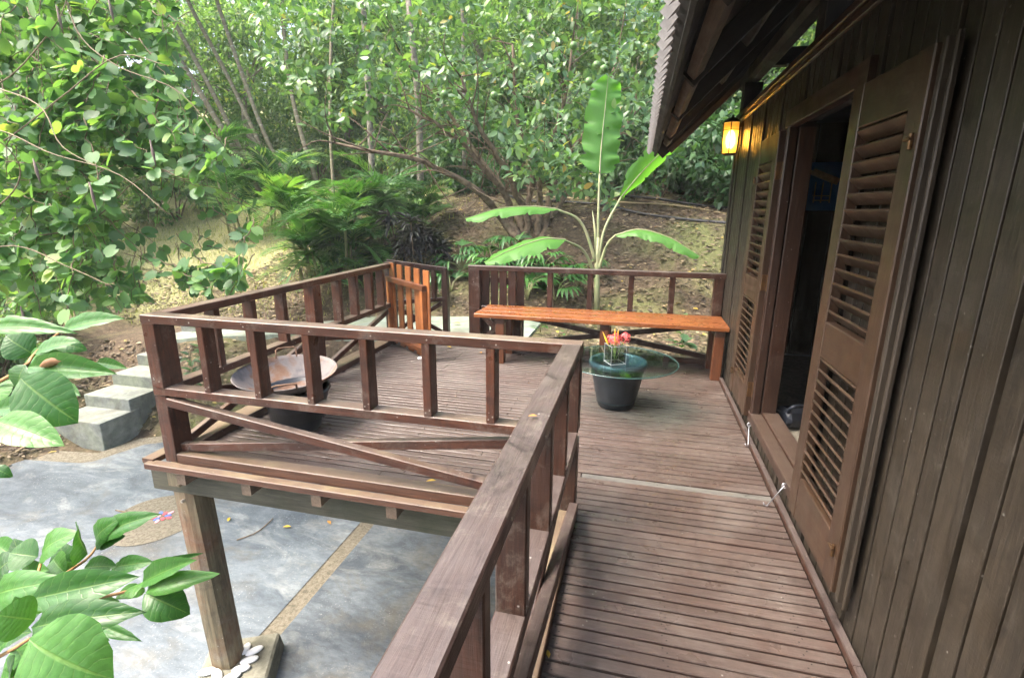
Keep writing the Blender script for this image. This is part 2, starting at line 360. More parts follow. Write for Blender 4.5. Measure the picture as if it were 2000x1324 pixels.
def leaf_small(L=1, Wd=.42, fold=.3, droop=.12):
    V = np.array([(0, 0, 0), (-Wd/2, .4*L, fold*Wd/2), (0, .42*L, 0), (Wd/2, .4*L, fold*Wd/2), (0, L, -droop*L), (-Wd*.36, .72*L, -droop*.3*L+fold*Wd*.3), (Wd*.36, .72*L, -droop*.3*L+fold*Wd*.3)])
    Fc = np.array([(0, 2, 1), (0, 3, 2), (1, 2, 5), (2, 3, 6), (2, 4, 5), (2, 6, 4)])
    return V, Fc, np.array([(.5, 0), (0, .4), (.5, .4), (1, .4), (.5, 1), (.1, .7), (.9, .7)])
def leaf_tiny(L=1, Wd=.45):
    V = np.array([(0, 0, 0), (-Wd/2, .5*L, .07), (Wd/2, .5*L, .07), (0, L, -.1*L)]); return V, np.array([(0, 2, 1), (1, 2, 3)]), np.array([(.5, 0), (0, .5), (1, .5), (.5, 1)])
def leaf_bilobed():
    V, UV = [(0, 0, 0), (0, .55, -.02)], [(.5, 0), (.5, .55)]
    half = [(.20, -.05), (.42, .10), (.52, .36), (.48, .66), (.34, .90), (.17, .97), (.06, .84)]
    for sgn in (1, -1):
        for (x, y) in half: V.append((sgn*x, y, .20*abs(x)-.10*(y-.3)**2)); UV.append((.5+sgn*x*.9, y))
    V.append((0, .74, -.03)); UV.append((.5, .74)); Fc = []
    n = len(half); e = 2+2*n
    for b, flip in ((2, 0), (2+n, 1)):
        tr = [(0, b, b+1), (0, b+1, 1), (1, b+1, b+2), (1, b+2, b+3), (1, b+3, b+4), (1, b+4, b+5), (1, b+5, b+6), (1, b+6, e)]
        Fc += [(q[0], q[2], q[1]) if flip else q for q in tr]
    return np.array(V), np.array(Fc), np.array(UV)
def merge(tmpl, pos, X, Y, Z, sc, rnd):
    """merged leaves: basis rows X,Y,Z (N,3)"""
    V, Fc, UV = tmpl; n = len(V)
    P = (V[None, :, 0, None]*X[:, None, :] + V[None, :, 1, None]*Y[:, None, :] + V[None, :, 2, None]*Z[:, None, :])*sc[:, None, None] + pos[:, None, :]
    Nn = len(pos); FF = (Fc[None] + (np.arange(Nn)*n)[:, None, None]).reshape(-1, Fc.shape[1])
    return P.reshape(-1, 3), FF, np.tile(UV, (Nn, 1)), np.repeat(rnd, n)
def basis(dirs, ups):
    Y = dirs/np.linalg.norm(dirs, axis=1, keepdims=True); Z = ups - Y*(ups*Y).sum(1, keepdims=True)
    Z /= np.maximum(np.linalg.norm(Z, axis=1, keepdims=True), 1e-6); return np.cross(Y, Z), Y, Z
TM = {}
def foliage(parent, tmpl, pos, dirs, ups, sc, mat, n_ind=0, leafname='leaf', restname='leaves', seed=0):
    """leaves of a plant: the n_ind that show largest are parts, the rest one joined part"""
    rs = np.random.RandomState(seed); X, Y, Z = basis(dirs, ups); rnd = rs.rand(len(pos)); ind = np.zeros(len(pos), bool)
    if n_ind:
        d = pos - CAM; z = d @ CF; u = 1000+F_PX*(d @ CR)/z; v = 662-F_PX*(d @ CU)/z
        size = np.where((z > .1) & (u > 0) & (u < 2000) & (v > 0) & (v < 1324), sc/np.maximum(z, .1), 0)
        ind[np.argsort(-size)[:n_ind]] = True
        key = (id(tmpl), mat.name)
        if key not in TM: TM[key] = mesh('leaf', tmpl[0], tmpl[1], tmpl[2], None, True)
        for i in np.nonzero(ind)[0]:
            s = sc[i]; x, y, zz, p = X[i]*s, Y[i]*s, Z[i]*s, pos[i]
            mob(leafname, TM[key], mat, Matrix(((x[0], y[0], zz[0], p[0]), (x[1], y[1], zz[1], p[1]), (x[2], y[2], zz[2], p[2]), (0, 0, 0, 1))), parent)
    k = ~ind
    if k.any():
        V, Fc, UV, r = merge(tmpl, pos[k], X[k], Y[k], Z[k], sc[k], rnd[k])
        PM = W[parent.name].translation if parent is not None else Vector((0, 0, 0))
        V = V - np.array(PM)
        return tag(mob(restname, mesh(restname, V, Fc, UV, r, True), mat, Matrix.Translation(PM), parent), kind='stuff')
def tubepart(name, paths, mat, parent, smooth=True):
    V, Fc = tubes(paths); PM = W[parent.name].translation if parent is not None else Vector((0, 0, 0))
    me = mesh(name, V-np.array(PM), Fc, None, None, False)
    if smooth: me.polygons.foreach_set('use_smooth', np.ones(len(me.polygons), bool))
    return mob(name, me, mat, Matrix.Translation(PM), parent)
# ------------------------------------------------------------------ ground
def zp(x): return np.interp(x, [-14, -8.6, -6.5, -4.8, -3.3, 8], [-1.0, -.72, -.45, -.2, -.1, -.1])
def ypc(x): return np.interp(x, [-14, -8.6, -6.5, -3.6, 8], [7.3, 7.15, 6.95, 6.45, 6.4])
def yph(x): return np.interp(x, [-8.6, -6.5, -3.6, 8], [.42, .42, .68, .7])
def ground_z(x, y):
    x = np.asarray(x, float); y = np.asarray(y, float)
    z0 = zp(x); hi = ypc(x)+yph(x); lo = ypc(x)-yph(x)
    s = np.interp(x, [-8, -4, 4], [.48, .58, .56])
    d = np.maximum(0, y-hi)
    up = s*np.minimum(d, 2.3) + .29*np.clip(d-2.3, 0, 7) + .36*np.maximum(0, d-9.3)
    dn = np.maximum(0, lo-y)*(z0+1.8)/np.maximum(lo-5.5, .3)
    z = z0 + up - dn
    lb = -1.86 + .40*np.clip(-8.75-x+.25*(y-4.2), 0, 6)
    z = np.maximum(np.maximum(z, lb), -1.86)
    n = .05*np.sin(x*1.7+.6*y)*np.sin(y*1.3-.4*x) + .035*np.sin(3.1*x+1.1)*np.sin(2.7*y+x)
    flat = np.clip((z+1.84)*4, 0, 1)*np.clip((np.abs(y-ypc(x))-yph(x))*3, 0, 1)
    return z + n*flat
gx = np.concatenate((np.linspace(-40, -14, 18)[:-1], np.linspace(-14, 6, 130), np.linspace(6, 25, 12)[1:]))
gy = np.concatenate((np.linspace(-12, 2, 8)[:-1], np.linspace(2, 16, 110), np.linspace(16, 40, 20)[1:]))
GX, GY = np.meshgrid(gx, gy); GZ = ground_z(GX, GY)
nx, ny = len(gx), len(gy); ii = np.arange((ny-1)*(nx-1)); a = (ii//(nx-1))*nx + ii % (nx-1)
o = mob('ground', mesh('ground', np.stack((GX, GY, GZ), -1).reshape(-1, 3), np.stack((a, a+1, a+nx+1, a+nx), -1), None, None, True), M['earth']); tag(o, kind='structure')
def sheet(name, poly, z, mat, parent=None, sub=None):
    V = [(x, y, z) for x, y in poly]; o = mob(name, mesh(name, V, [list(range(len(V)))]), mat, None, parent); return o
slab_poly = [(-3.80, -6), (-3.80, 5.42), (-7.35, 5.42), (-7.72, 5.20), (-7.93, 4.62), (-8.05, 4.55), (-8.95, 4.42), (-10.4, 2.0), (-11.0, -6)]
tag(sheet('concrete_yard', slab_poly, -1.800, M['slab']), kind='structure')
tag(sheet('concrete_yard', [(3, -6), (3, 5.42), (-3.64, 5.42), (-3.64, -6)], -1.800, M['slab2']), kind='structure')
tag(sheet('gravel_joint', [(-3.62, -6), (-3.62, 5.5), (-3.82, 5.5), (-3.82, -6)], -1.806, M['gravel']), kind='structure')
tag(sheet('gravel_border', [(3, 5.3), (3, 5.62), (-7.5, 5.64), (-7.98, 5.35), (-8.12, 4.84), (-9.1, 4.70), (-10.75, 2.0), (-11.3, -6), (-10.9, -6), (-10.3, 2.0), (-8.9, 4.35), (-7.9, 4.5), (-7.6, 5.1), (-7.3, 5.3)], -1.808, M['gravel']), kind='structure')
cir = [(-5.98+.47*math.cos(q)*(1+.03*math.sin(3*q)), 3.80+.47*math.sin(q)) for q in np.linspace(0, 6.283, 40)[:-1]]
circ = sheet('pebble_circle', cir, -1.795, M['gravel']); tag(circ, kind='structure')
MOS = [plain('mosaic_red', (.55, .10, .12), .4), plain('mosaic_blue', (.10, .18, .50), .4), plain('mosaic_pink', (.7, .35, .38), .4)]
bpm = mesh('mosaic_tile', [(math.cos(q)*.02, math.sin(q)*.034, z) for z in (0, .006) for q in np.linspace(0, 6.283, 9)[:-1]], [list(range(8, 16))]+[[i, (i+1) % 8, (i+1) % 8+8, i+8] for i in range(8)])
for k in range(10):
    q = k*.628; r = .055 if k % 2 else .088
    mo = bpy.data.objects.new('mosaic_tile', bpm); put(mo, Matrix.Translation((-5.94+r*math.cos(q), 3.84+r*math.sin(q), -1.795)) @ Matrix.Rotation(q+1.57, 4, 'Z'), circ)
    if not bpm.materials: bpm.materials.append(MOS[0])
    mo.material_slots[0].link = 'OBJECT'; mo.material_slots[0].material = MOS[k % 3]
# path by the gate, as a ribbon following the bank
V, Fc = [], []
xs = np.linspace(-8.75, -2.35, 40)
for i, x in enumerate(xs):
    c, h_, z = float(ypc(x)), float(yph(x)), float(zp(x))+.03
    j1, j2 = .05*math.sin(3*x), .05*math.sin(2.3*x+1)
    V += [(x, c-h_+j1, z-.12), (x, c-h_+j1, z), (x, c+h_+j2, z), (x, c+h_+j2, z-.12)]
    if i: b = 4*i; Fc += [[b-4, b, b+1, b-3], [b-3, b+1, b+2, b-2], [b-2, b+2, b+3, b-1]]
Fc += [[3, 2, 1, 0], [len(V)-4, len(V)-3, len(V)-2, len(V)-1]]
tag(mob('path', mesh('path', V, Fc), M['path']), kind='structure')
# concrete steps up the bank
st = thing('concrete_steps', (-8.55, 4.97, -1.8), 'grey concrete garden steps climbing the bank beside the yard', 'steps')
for k in range(6):
    y0 = 4.97+.468*k; zt = (-1.44, -1.26, -1.08, -.90, -.72, -.60)[k]
    x0, x1 = -9.02-.012*k, -8.17-.012*k
    V = [(x0, y0, zt-.45), (x1, y0, zt-.45), (x1, y0+.60, zt-.45), (x0, y0+.60, zt-.45), (x0, y0, zt), (x1, y0, zt), (x1, y0+.60, zt), (x0, y0+.60, zt)]
    V = [(x, y, z + (0 if z == zt else (-.0 if k == 0 else 0))) for x, y, z in V]
    me = mesh('step', V, [[3, 2, 1, 0], [4, 5, 6, 7], [0, 1, 5, 4], [1, 2, 6, 5], [2, 3, 7, 6], [3, 0, 4, 7]])
    so = mob('step', me, M['step'], None, st); bv = so.modifiers.new('bevel', 'BEVEL'); bv.width = .012; bv.segments = 2

# ------------------------------------------------------------------ deck
deck = thing('timber_deck', (-2.2, 2.3, -.05), 'raised brown timber deck of narrow slats with its support beams', 'deck')
pitch, bw = .0545, .0456
rows = np.arange(-.75, 5.24, pitch); rb = random.Random(3)
for i, y in enumerate(rows):
    dz = rb.uniform(-.0018, .0018)-.011; yy = y+rb.uniform(-.0015, .0015)
    segs = [(-1.395, -.300)]
    if y > 2.33:
        j = -2.82 if (y > 3.85 and i % 7) else (-1.95 if i % 2 else -2.45)
        segs = [(-3.845, j-.002), (j+.002, -.300)]
        if abs(y-2.70) < .03: segs = [(-3.845, -1.318), (-1.312, -.300)]
    for s, (x0, x1) in enumerate(segs):
        pale = abs(y-2.70) < .03 and s == 1
        beam('deck_board', (x0, yy, dz), (x1, yy, dz), bw, .022, M['deckpale'] if pale else M['deck'], deck, c=.003)
for x in (-3.66, -3.20, -2.74, -2.28, -1.82, -1.36): beam('joist', (x, 2.195, -.092), (x, 5.24, -.092), .062, .085, M['joist'], deck)
for x in (-.9, -.42): beam('joist', (x, -.8, -.072), (x, 5.24, -.072), .062, .096, M['joist'], deck)
beam('joist', (-1.363, -.8, -.072), (-1.363, 2.17, -.072), .062, .096, M['joist'], deck)
beam('support_beam', (-4.02, 2.345, -.20), (-.3, 2.345, -.20), .075, .155, M['under'], deck)
beam('support_beam', (-4.02, 5.05, -.20), (-.3, 5.05, -.20), .075, .155, M['under'], deck)
beam('support_beam', (-1.6, .3, -.20), (-.3, .3, -.20), .075, .155, M['under'], deck)
beam('edge_board', (-3.885, 2.192, -.026), (-1.43, 2.192, -.026), .056, .040, M['kerb'], deck)
beam('edge_board', (-3.895, 2.20, -.012), (-3.895, 5.27, -.012), .085, .034, M['kerb'], deck)
beam('edge_board', (-1.455, -.8, -.012), (-1.455, 2.114, -.012), .10, .034, M['kerb'], deck)
beam('kerb', (-3.70, 2.266, .020), (-1.39, 2.266, .020), .085, .062, M['kerb'], deck)
beam('kerb', (-3.745, 2.34, .020), (-3.745, 5.18, .020), .085, .062, M['kerb'], deck)
beam('kerb', (-1.342, -.8, .020), (-1.342, 2.22, .020), .085, .062, M['kerb'], deck)
beam('kerb', (-2.68, 5.21, .020), (-.30, 5.21, .020), .085, .062, M['kerb'], deck)
for y0, y1 in ((-.8, .62), (.62, 1.60), (1.602, 3.0), (3.002, 5.15)): beam('wall_strip', (-.281, y0, .014), (-.281, y1, .014), .030, .034, M['raildark'], deck)
nv, nf = [], []
for y in rows:
    if y > 3.4: break
    for x in (-1.285, -1.27, -.43, -.415, -.905, -.89):
        b = len(nv); yy = y+(.009 if round(x*1000) % 2 else -.010); nv += [(x+.0032*math.cos(q), yy+.0032*math.sin(q), .0012) for q in np.linspace(0, 6.283, 7)[:-1]]; nf.append([b+k for k in range(6)])
tag(mob('nails', mesh('nails', np.array(nv)-np.array((-2.2, 2.3, -.05)), nf), plain('nail_head', (.02, .016, .014), .6, .3), Matrix.Translation((-2.2, 2.3, -.05)), deck), kind='stuff')
def log_post(name, x, y, z0, z1, r, parent, mat, seed=0, lean=0.0):
    rs = np.random.RandomState(seed); V, Fc = [], []; n = 12; m = 9
    for i in range(m):
        z = z0+(z1-z0)*i/(m-1)
        for k in range(n):
            q = 2*math.pi*k/n+.3; sq = 1/max(abs(math.cos(q)), abs(math.sin(q)))
            rr = r*(.82*min(sq, 1.22)+.18*(1+.05*rs.randn()))
            V.append((x+lean*i/(m-1)+rr*math.cos(q), y+rr*math.sin(q), z))
    V = np.array(V); c0 = np.array((x, y, (z0+z1)/2)); Vl = V-c0; Vl = np.stack((Vl[:, 2], Vl[:, 1], -Vl[:, 0]), -1)
    for i in range(m-1):
        for k in range(n): Fc.append([i*n+k, i*n+(k+1) % n, (i+1)*n+(k+1) % n, (i+1)*n+k])
    Fc += [list(range(n))[::-1], list(range((m-1)*n, m*n))]
    M4 = Matrix(((0, 0, -1, c0[0]), (0, 1, 0, c0[1]), (1, 0, 0, c0[2]), (0, 0, 0, 1)))
    return mob(name, mesh(name, Vl, Fc), mat, M4, parent)
log_post('support_post', -3.75, 2.40, -1.70, -.118, .088, deck, M['post'], 2, -.075)
beam('post_foot', (-3.775, 2.275, -.185), (-3.775, 2.275, -.048), .085, .075, M['post'], deck)
for x, y in ((-3.745, 5.05), (-1.0, 2.42), (-1.0, 5.05), (-1.0, .38)): log_post('support_post', x, y, -1.85, -.28, .085, deck, M['post'], 5)
beam('bolt', (-3.80, 2.29, -.33), (-3.80, 2.315, -.33), .018, .018, plain('bolt_steel', (.35, .33, .29), .5, .7), deck)
# footing and its ring of pebbles
ft = mob('post_footing', mesh('post_footing', [(sx_*.235*k, sy*.20*k, z) for z, k in ((-.2, 1.12), (0, 1)) for sx_, sy in ((-1, -1), (1, -1), (1, 1), (-1, 1))], [[3, 2, 1, 0], [4, 5, 6, 7], [0, 1, 5, 4], [1, 2, 6, 5], [2, 3, 7, 6], [3, 0, 4, 7]]), M['foot'], Matrix.Translation((-3.685, 2.42, -1.66)) @ Matrix.Rotation(.45, 4, 'Z'))
tag(ft, 'squat mossy concrete footing under the deck corner post', 'footing'); ft.modifiers.new('bevel', 'BEVEL').width = .015
PW = plain('white_pebble', (.82, .81, .78), .45)
pm = mesh('white_pebble', [(.052*math.cos(q)*math.sin(p), .027*math.sin(q)*math.sin(p), .013*math.cos(p)) for p in np.linspace(.15, math.pi-.15, 7) for q in np.linspace(0, 6.283, 15)[:-1]],
          [[i*14+k, (i+1)*14+k, (i+1)*14+(k+1) % 14, i*14+(k+1) % 14] for i in range(6) for k in range(14)]+[list(range(14)), list(range(84, 98))[::-1]], smooth=True)
plabs = ['white pebble at the left end of the row on the footing', 'second white pebble from the left end on the footing', 'third white pebble from the left on the footing, nearest the viewer', 'white pebble beside the post foot, fourth from the left end', 'fifth white pebble from the left along the footing edge', 'sixth white pebble along the footing edge, leaning on the upright one', 'white pebble standing behind the right side of the post foot']
for (u, v, an, k), lb in zip(((404, 1311, .5, 1), (424, 1317, -.6, 1), (452, 1321, .75, 1), (471, 1305, .55, 1), (487, 1288, .65, 1), (497, 1270, .95, 1), (480, 1266, 1.9, .9)), plabs):
    p = pxa(u, v, 2, -1.645); mo = mob('white_pebble', pm, PW, Matrix.Translation(Vector(p)) @ Matrix.Rotation(an, 4, 'Z') @ Matrix.Scale(k*1.2, 4)); tag(mo, lb, 'pebble', 'white pebbles round the post foot')

# ------------------------------------------------------------------ railings
T, H, MZ = .050, .90, .470
def run(parent, ax, c, a0, a1, bal, mat, bt=.045, bd=.085, top=True, mid=True, z0=.05, span=None, wtop=.087):
    """rail along axis ax (0=x,1=y) at cross coordinate c from a0 to a1; balusters at 'bal'"""
    def P(a, z): return (a, c, z) if ax == 0 else (c, a, z)
    if top: beam('top_rail', P(a0, H-T/2), P(a1, H-T/2), wtop, T, mat, parent)
    s0, s1 = span or (a0, a1)
    if mid: beam('middle_rail', P(s0, MZ-T/2), P(s1, MZ-T/2), .085, T, mat, parent)
    upv = (0, 1, 0) if ax == 0 else (1, 0, 0)
    for b in bal:
        beam('baluster', P(b, MZ), P(b, H-T), bt, bd, mat, parent, up=upv)
SCREW = plain('screw_head', (.30, .27, .23), .6, .3)
def screws(parent, pts, ax):
    V, Fc = [], []
    for p in pts:
        b = len(V); n = 6
        for e in (0, .003):
            for k in range(n):
                q = k*6.283/n; u_, v_ = .0042*math.cos(q), .0042*math.sin(q); V.append((p[0]+u_, p[1]-e, p[2]+v_) if ax == 0 else (p[0]+e, p[1]+u_, p[2]+v_))
        Fc += [[b+n+k for k in range(n)], [b+k for k in range(n)][::-1]]+[[b+k, b+(k+1) % n, b+n+(k+1) % n, b+n+k] for k in range(n)]
    PM = W[parent.name].translation; tag(mob('screws', mesh('screws', np.array(V)-np.array(PM), Fc), SCREW, Matrix.Translation(PM), parent), kind='stuff')
def vpost(parent, x, y, z0, z1, sx, sy, mat, name='post'): return beam(name, (x, y, z0), (x, y, z1), sx, sy, mat, parent, up=(0, 1, 0))
def cross(parent, ax, c, a0, a1, mat, zl=.075, zh=.385, d=.032, th=.052, wd=.045):
    def P(a, z, k): return (a, c+k, z) if ax == 0 else (c+k, a, z)
    beam('brace', P(a0, zh, -d if ax == 0 else d), P(a1, zl, -d if ax == 0 else d), wd, th, mat, parent)
    beam('brace', P(a0, zl, .012 if ax == 0 else -.012), P(a1, zh, .012 if ax == 0 else -.012), wd-.006, th, mat, parent)
R = M['rail']; RD = M['raildark']
rl = thing('deck_railing', (-2.5, 2.265, 0), 'brown timber railing across the front edge of the raised platform', 'railing')
run(rl, 0, 2.265, -3.785, -1.299, [-3.395, -3.06, -2.73, -2.40, -2.06, -1.73], R, span=(-3.783, -1.392))
vpost(rl, -3.738, 2.285, MZ, H-T, .085, .135, R); vpost(rl, -3.738, 2.285, -.004, MZ-T, .085, .13, R); 
cross(rl, 0, 2.268, -3.69, -1.40, R, wd=.05)
screws(rl, [(b+k, 2.2225, z) for b in (-3.395, -3.06, -2.73, -2.40, -2.06, -1.73) for k, z in ((-.01, .49), (.012, .505))]+[(x, 2.2215, .872) for x in (-3.72, -3.45, -3.1, -2.7, -2.35, -2.05, -1.7)]+[(-3.755, 2.2175, .52), (-3.72, 2.2175, .51)], 0)
rl2 = thing('deck_railing', (-3.745, 3.8, 0), 'brown timber railing down the left side of the platform to the gate', 'railing')
run(rl2, 1, -3.742, 2.311, 5.13, [2.677, 3.007, 3.339, 4.106, 4.392, 4.683, 4.93], R, span=(2.36, 5.13))
vpost(rl2, -3.742, 3.744, MZ, H-T, .095, .11, R); vpost(rl2, -3.742, 3.744, .052, MZ-T, .095, .11, R)
vpost(rl2, -3.76, 5.19, -.15, .905, .10, .10, RD)
cross(rl2, 1, -3.742, 2.36, 3.68, R); cross(rl2, 1, -3.742, 3.80, 5.13, R)
rl3 = thing('deck_railing', (-1.342, .9, 0), 'grey-brown walkway railing running from the near foreground to the inner corner', 'railing')
run(rl3, 1, -1.3425, -.8, 2.220, [1.83, 1.465, 1.095, .735, .36, 0.0, -.4], RD, span=(-.8, 2.215), bt=.042, bd=.082)
vpost(rl3, -1.335, 2.262, .052, MZ-T-.001, .07, .085, RD); vpost(rl3, -1.335, 2.262, MZ+.001, H-T, .07, .085, RD)
screws(rl3, [(-1.3015, b+k, z) for b in (1.83, 1.465, 1.095, .735, .36) for k, z in ((-.008, .49), (.01, .51))]+[(-1.299, b, .873) for b in (.5, .9, 1.3, 1.7, 2.1)], 1)
cross(rl3, 1, -1.335, .62, 2.215, RD, d=.030); cross(rl3, 1, -1.335, -.8, .60, RD, d=.030)
rl4 = thing('deck_railing', (-1.5, 5.21, 0), 'dark brown timber railing behind the bench at the far deck edge', 'railing')
run(rl4, 0, 5.21, -2.83, -.252, [-2.338, -1.947, -1.534, -1.126, -.733], RD, bt=.055, bd=.06, span=(-2.69, -.252))
vpost(rl4, -2.765, 5.21, -.15, H-T, .125, .10, RD); vpost(rl4, -.305, 5.21, .052, MZ-T, .09, .08, RD); vpost(rl4, -.305, 5.21, MZ, H-T, .09, .08, RD); vpost(rl4, -2.30, 5.21, .052, MZ-T, .10, .07, RD)
cross(rl4, 0, 5.21, -2.25, -.36, RD); cross(rl4, 0, 5.21, -2.70, -2.35, RD)
rl5 = thing('landing_railing', (-3.6, 5.85, -.1), 'short dark railing with a sloping top beyond the open gate', 'railing')
beam('top_rail', (-3.98, 5.55, .87), (-3.35, 5.88, .755), .07, .05, RD, rl5); beam('middle_rail', (-3.96, 5.58, .37), (-3.36, 5.875, .395), .06, .05, RD, rl5)
vpost(rl5, -3.37, 5.88, -.1, .745, .07, .085, RD)
for q in (.35, .62, .80): 
    x = -3.98+.61*q; y = 5.56+.31*q; beam('baluster', (x, y, .40), (x, y, .85-.11*q), .055, .06, RD, rl5, up=(0, 1, 0))
vpost(rl5, -3.95, 5.58, -.25, .80, .07, .085, RD); beam('brace', (-3.92, 5.60, .02), (-3.42, 5.86, .34), .045, .05, RD, rl5); beam('brace', (-3.92, 5.59, .32), (-3.42, 5.84, -.02), .04, .05, RD, rl5)
def gate(name, label, hinge, ang, L, mat, mat2, zt, side, n=5):
    g = thing(name, (hinge[0], hinge[1], 0), label, 'gate' if 'gate' in name else 'panel'); dx, dy = math.cos(ang), math.sin(ang); nx_, ny_ = -dy*side, dx*side
    def P(s, z, k=0): return (hinge[0]+dx*s+nx_*k, hinge[1]+dy*s+ny_*k, z)
    for i in range(n):
        s = .045+(L-.075)*i/(n-1); beam('picket', P(s, .012, .0), P(s, zt, .0), L*(.13 if 'gate' in name else .175), .018, mat, g, up=(nx_, ny_, 0))
    for z in (.10, .735): beam('crossbar', P(.0, z, .036), P(L-.01, z, .036), .05, .055, mat2, g, up=(0, 0, 1))
    beam('stile', P(.03, .13, .036), P(.03, .705, .036), .05, .05, mat, g, up=(nx_, ny_, 0)); beam('stile', P(L-.045, .13, .036), P(L-.045, .705, .036), .055, .05, mat, g, up=(nx_, ny_, 0))
    for z in (.16, .62): beam('hinge', P(-.012, z-.05, .02), P(-.012, z+.05, .02), .014, .012, plain('hinge_steel', (.5, .5, .48), .4, .8), g)
    return g
gate('garden_gate', 'orange picket gate swung open onto the deck from the left gatepost', (-3.72, 5.125), math.radians(-40), .90, M['gate'], M['benchleg'], .905, -1)
gate('slatted_panel', 'dark slatted panel standing behind the left end of the far railing', (-2.72, 5.30), math.radians(4), .46, M['gatedark'], M['gatedark'], .845, 1)
# ------------------------------------------------------------------ bench
bn = thing('bench', (-1.3, 4.75, 0), 'long varnished orange-brown plank bench against the far railing', 'bench')
beam('seat_plank', (-2.60, 4.72, .476), (-.262, 4.72, .476), .168, .038, M['bench'], bn); beam('seat_plank', (-2.595, 4.895, .476), (-.262, 4.895, .476), .172, .038, M['bench'], bn); beam('seat_plank', (-2.59, 5.065, .476), (-.262, 5.065, .476), .160, .038, M['bench'], bn)
for x in (-2.345, -1.335, -.33):
    beam('leg', (x, 4.70, 0.001), (x, 4.70, .40), .085, .075, M['benchleg'], bn, up=(0, 1, 0)); beam('leg', (x, 5.05, 0.001), (x, 5.05, .40), .085, .075, M['benchleg'], bn, up=(0, 1, 0))
    beam('bearer', (x, 4.66, .428), (x, 5.10, .428), .085, .055, RD, bn)
# ------------------------------------------------------------------ table, vase, flowers
def thin_glass(name, tint, refl=1.5, rough=.01):
    m, t, bs = newmat(name); t.nodes.remove(bs); tr = N(t, 'ShaderNodeBsdfTransparent'); tr.inputs[0].default_value = (*tint, 1); gl = N(t, 'ShaderNodeBsdfGlossy'); gl.inputs['Roughness'].default_value = rough
    lw = N(t, 'ShaderNodeLayerWeight'); lw.inputs[0].default_value = .5; fz = math_(t, 'ADD', math_(t, 'MULTIPLY', math_(t, 'POWER', lw.outputs['Facing'], 4.5), .75), .05); mx = N(t, 'ShaderNodeMixShader'); t.links.new(fz, mx.inputs[0]); t.links.new(tr.outputs[0], mx.inputs[1]); t.links.new(gl.outputs[0], mx.inputs[2]); t.links.new(mx.outputs[0], t.nodes['Material Output'].inputs[0]); return m
M['glass'] = thin_glass('tinted_glass', (.74, .86, .87), 1.6); M['clear'] = thin_glass('clear_glass', (.97, .985, .985), 1.6)
M['potdark'] = plain('dark_glazed_pot', (.026, .031, .038), .34, ns=9, col2=(.014, .017, .021), bmp=.15)
M['rim'] = plain('blue_grey_glaze', (.075, .12, .14), .3, ns=12, col2=(.05, .085, .10))
TX, TY, TZ = -1.16, 3.78, .385
tb = thing('coffee_table', (TX-.015, TY+.05, 0), 'round glass table top resting on a black planter pot', 'table')
V, Fc = lathe([(0, .002), (.128, .002), (.140, .012), (.165, .12), (.195, .26), (.205, .325), (.207, .33)], 44)
mob('pot', mesh('pot', V, Fc, smooth=True), M['potdark'], Matrix.Translation((TX-.015, TY+.05, 0)), tb)
V, Fc = lathe([(.203, .322), (.219, .328), (.224, .350), (.216, .370), (.200, .372), (.190, .355), (.183, .30), (.15, .05), (0, .04)], 44)
mob('pot_rim', mesh('pot_rim', V, Fc, smooth=True), M['rim'], Matrix.Translation((TX-.015, TY+.05, 0)), tb)
V, Fc = lathe([(0, TZ-.009), (.418, TZ-.009), (.424, TZ-.006), (.426, TZ-.002), (.424, TZ), (.418, TZ+.001), (0, TZ+.001)], 72)
mob('glass_top', mesh('glass_top', V, Fc, smooth=False), M['glass'], Matrix.Translation((TX, TY, 0)), tb)
V, Fc = tube([(TX+.4255*math.cos(q), TY+.4255*math.sin(q), TZ-.004) for q in np.linspace(0, 6.2832, 97)], .0045, 6, False)
mob('glass_edge', mesh('glass_edge', V, Fc, smooth=True), plain('green_glass_edge', (.035, .085, .08), .08), None, tb)
VX, VY, VZ = TX-.035, TY-.10, TZ+.002
vz = thing('flower_vase', (VX, VY, VZ), 'square clear glass vase on the round glass table', 'vase')
def prismbox(x0, x1, y0, y1, z0, z1): return [(x0, y0, z0), (x1, y0, z0), (x1, y1, z0), (x0, y1, z0), (x0, y0, z1), (x1, y0, z1), (x1, y1, z1), (x0, y1, z1)]
s_, t_, h_ = .060, .006, .145
V = prismbox(-s_, s_, -s_, s_, 0, h_) + prismbox(-s_+t_, s_-t_, -s_+t_, s_-t_, .022, h_)
Fc = [[3, 2, 1, 0], [0, 1, 5, 4], [1, 2, 6, 5], [2, 3, 7, 6], [3, 0, 4, 7], [8, 9, 10, 11], [12, 13, 9, 8], [13, 14, 10, 9], [14, 15, 11, 10], [15, 12, 8, 11], [4, 5, 13, 12], [5, 6, 14, 13], [6, 7, 15, 14], [7, 4, 12, 15]]
VM = Matrix.Translation((VX, VY, VZ)) @ Matrix.Rotation(.5, 4, 'Z')
mob('glass_body', mesh('glass_body', V, Fc), M['clear'], VM, vz)
GLINT = plain('painted_glass_glint', (.33, .37, .37), .08)  # pale opaque edge bars, the vase's glints put into the colour
for ax_, ay_ in ((1, 1), (1, -1), (-1, 1), (-1, -1)): mob('glass_edge', box_mesh(.145, .0028, .0028, .0007), GLINT, VM @ Matrix.Translation((ax_*.059, ay_*.059, .0725)) @ Matrix.Rotation(math.pi/2, 4, 'Y'), vz)
for q in range(4): mob('glass_edge', box_mesh(.12, .003, .003, .0007), GLINT, VM @ Matrix.Rotation(q*math.pi/2, 4, 'Z') @ Matrix.Translation((0, .059, .142)), vz); mob('glass_edge', box_mesh(.12, .004, .006, .001), GLINT, VM @ Matrix.Rotation(q*math.pi/2, 4, 'Z') @ Matrix.Translation((0, .058, .008)), vz)
M['water'] = thin_glass('vase_water', (.94, .97, .97), 1.33)
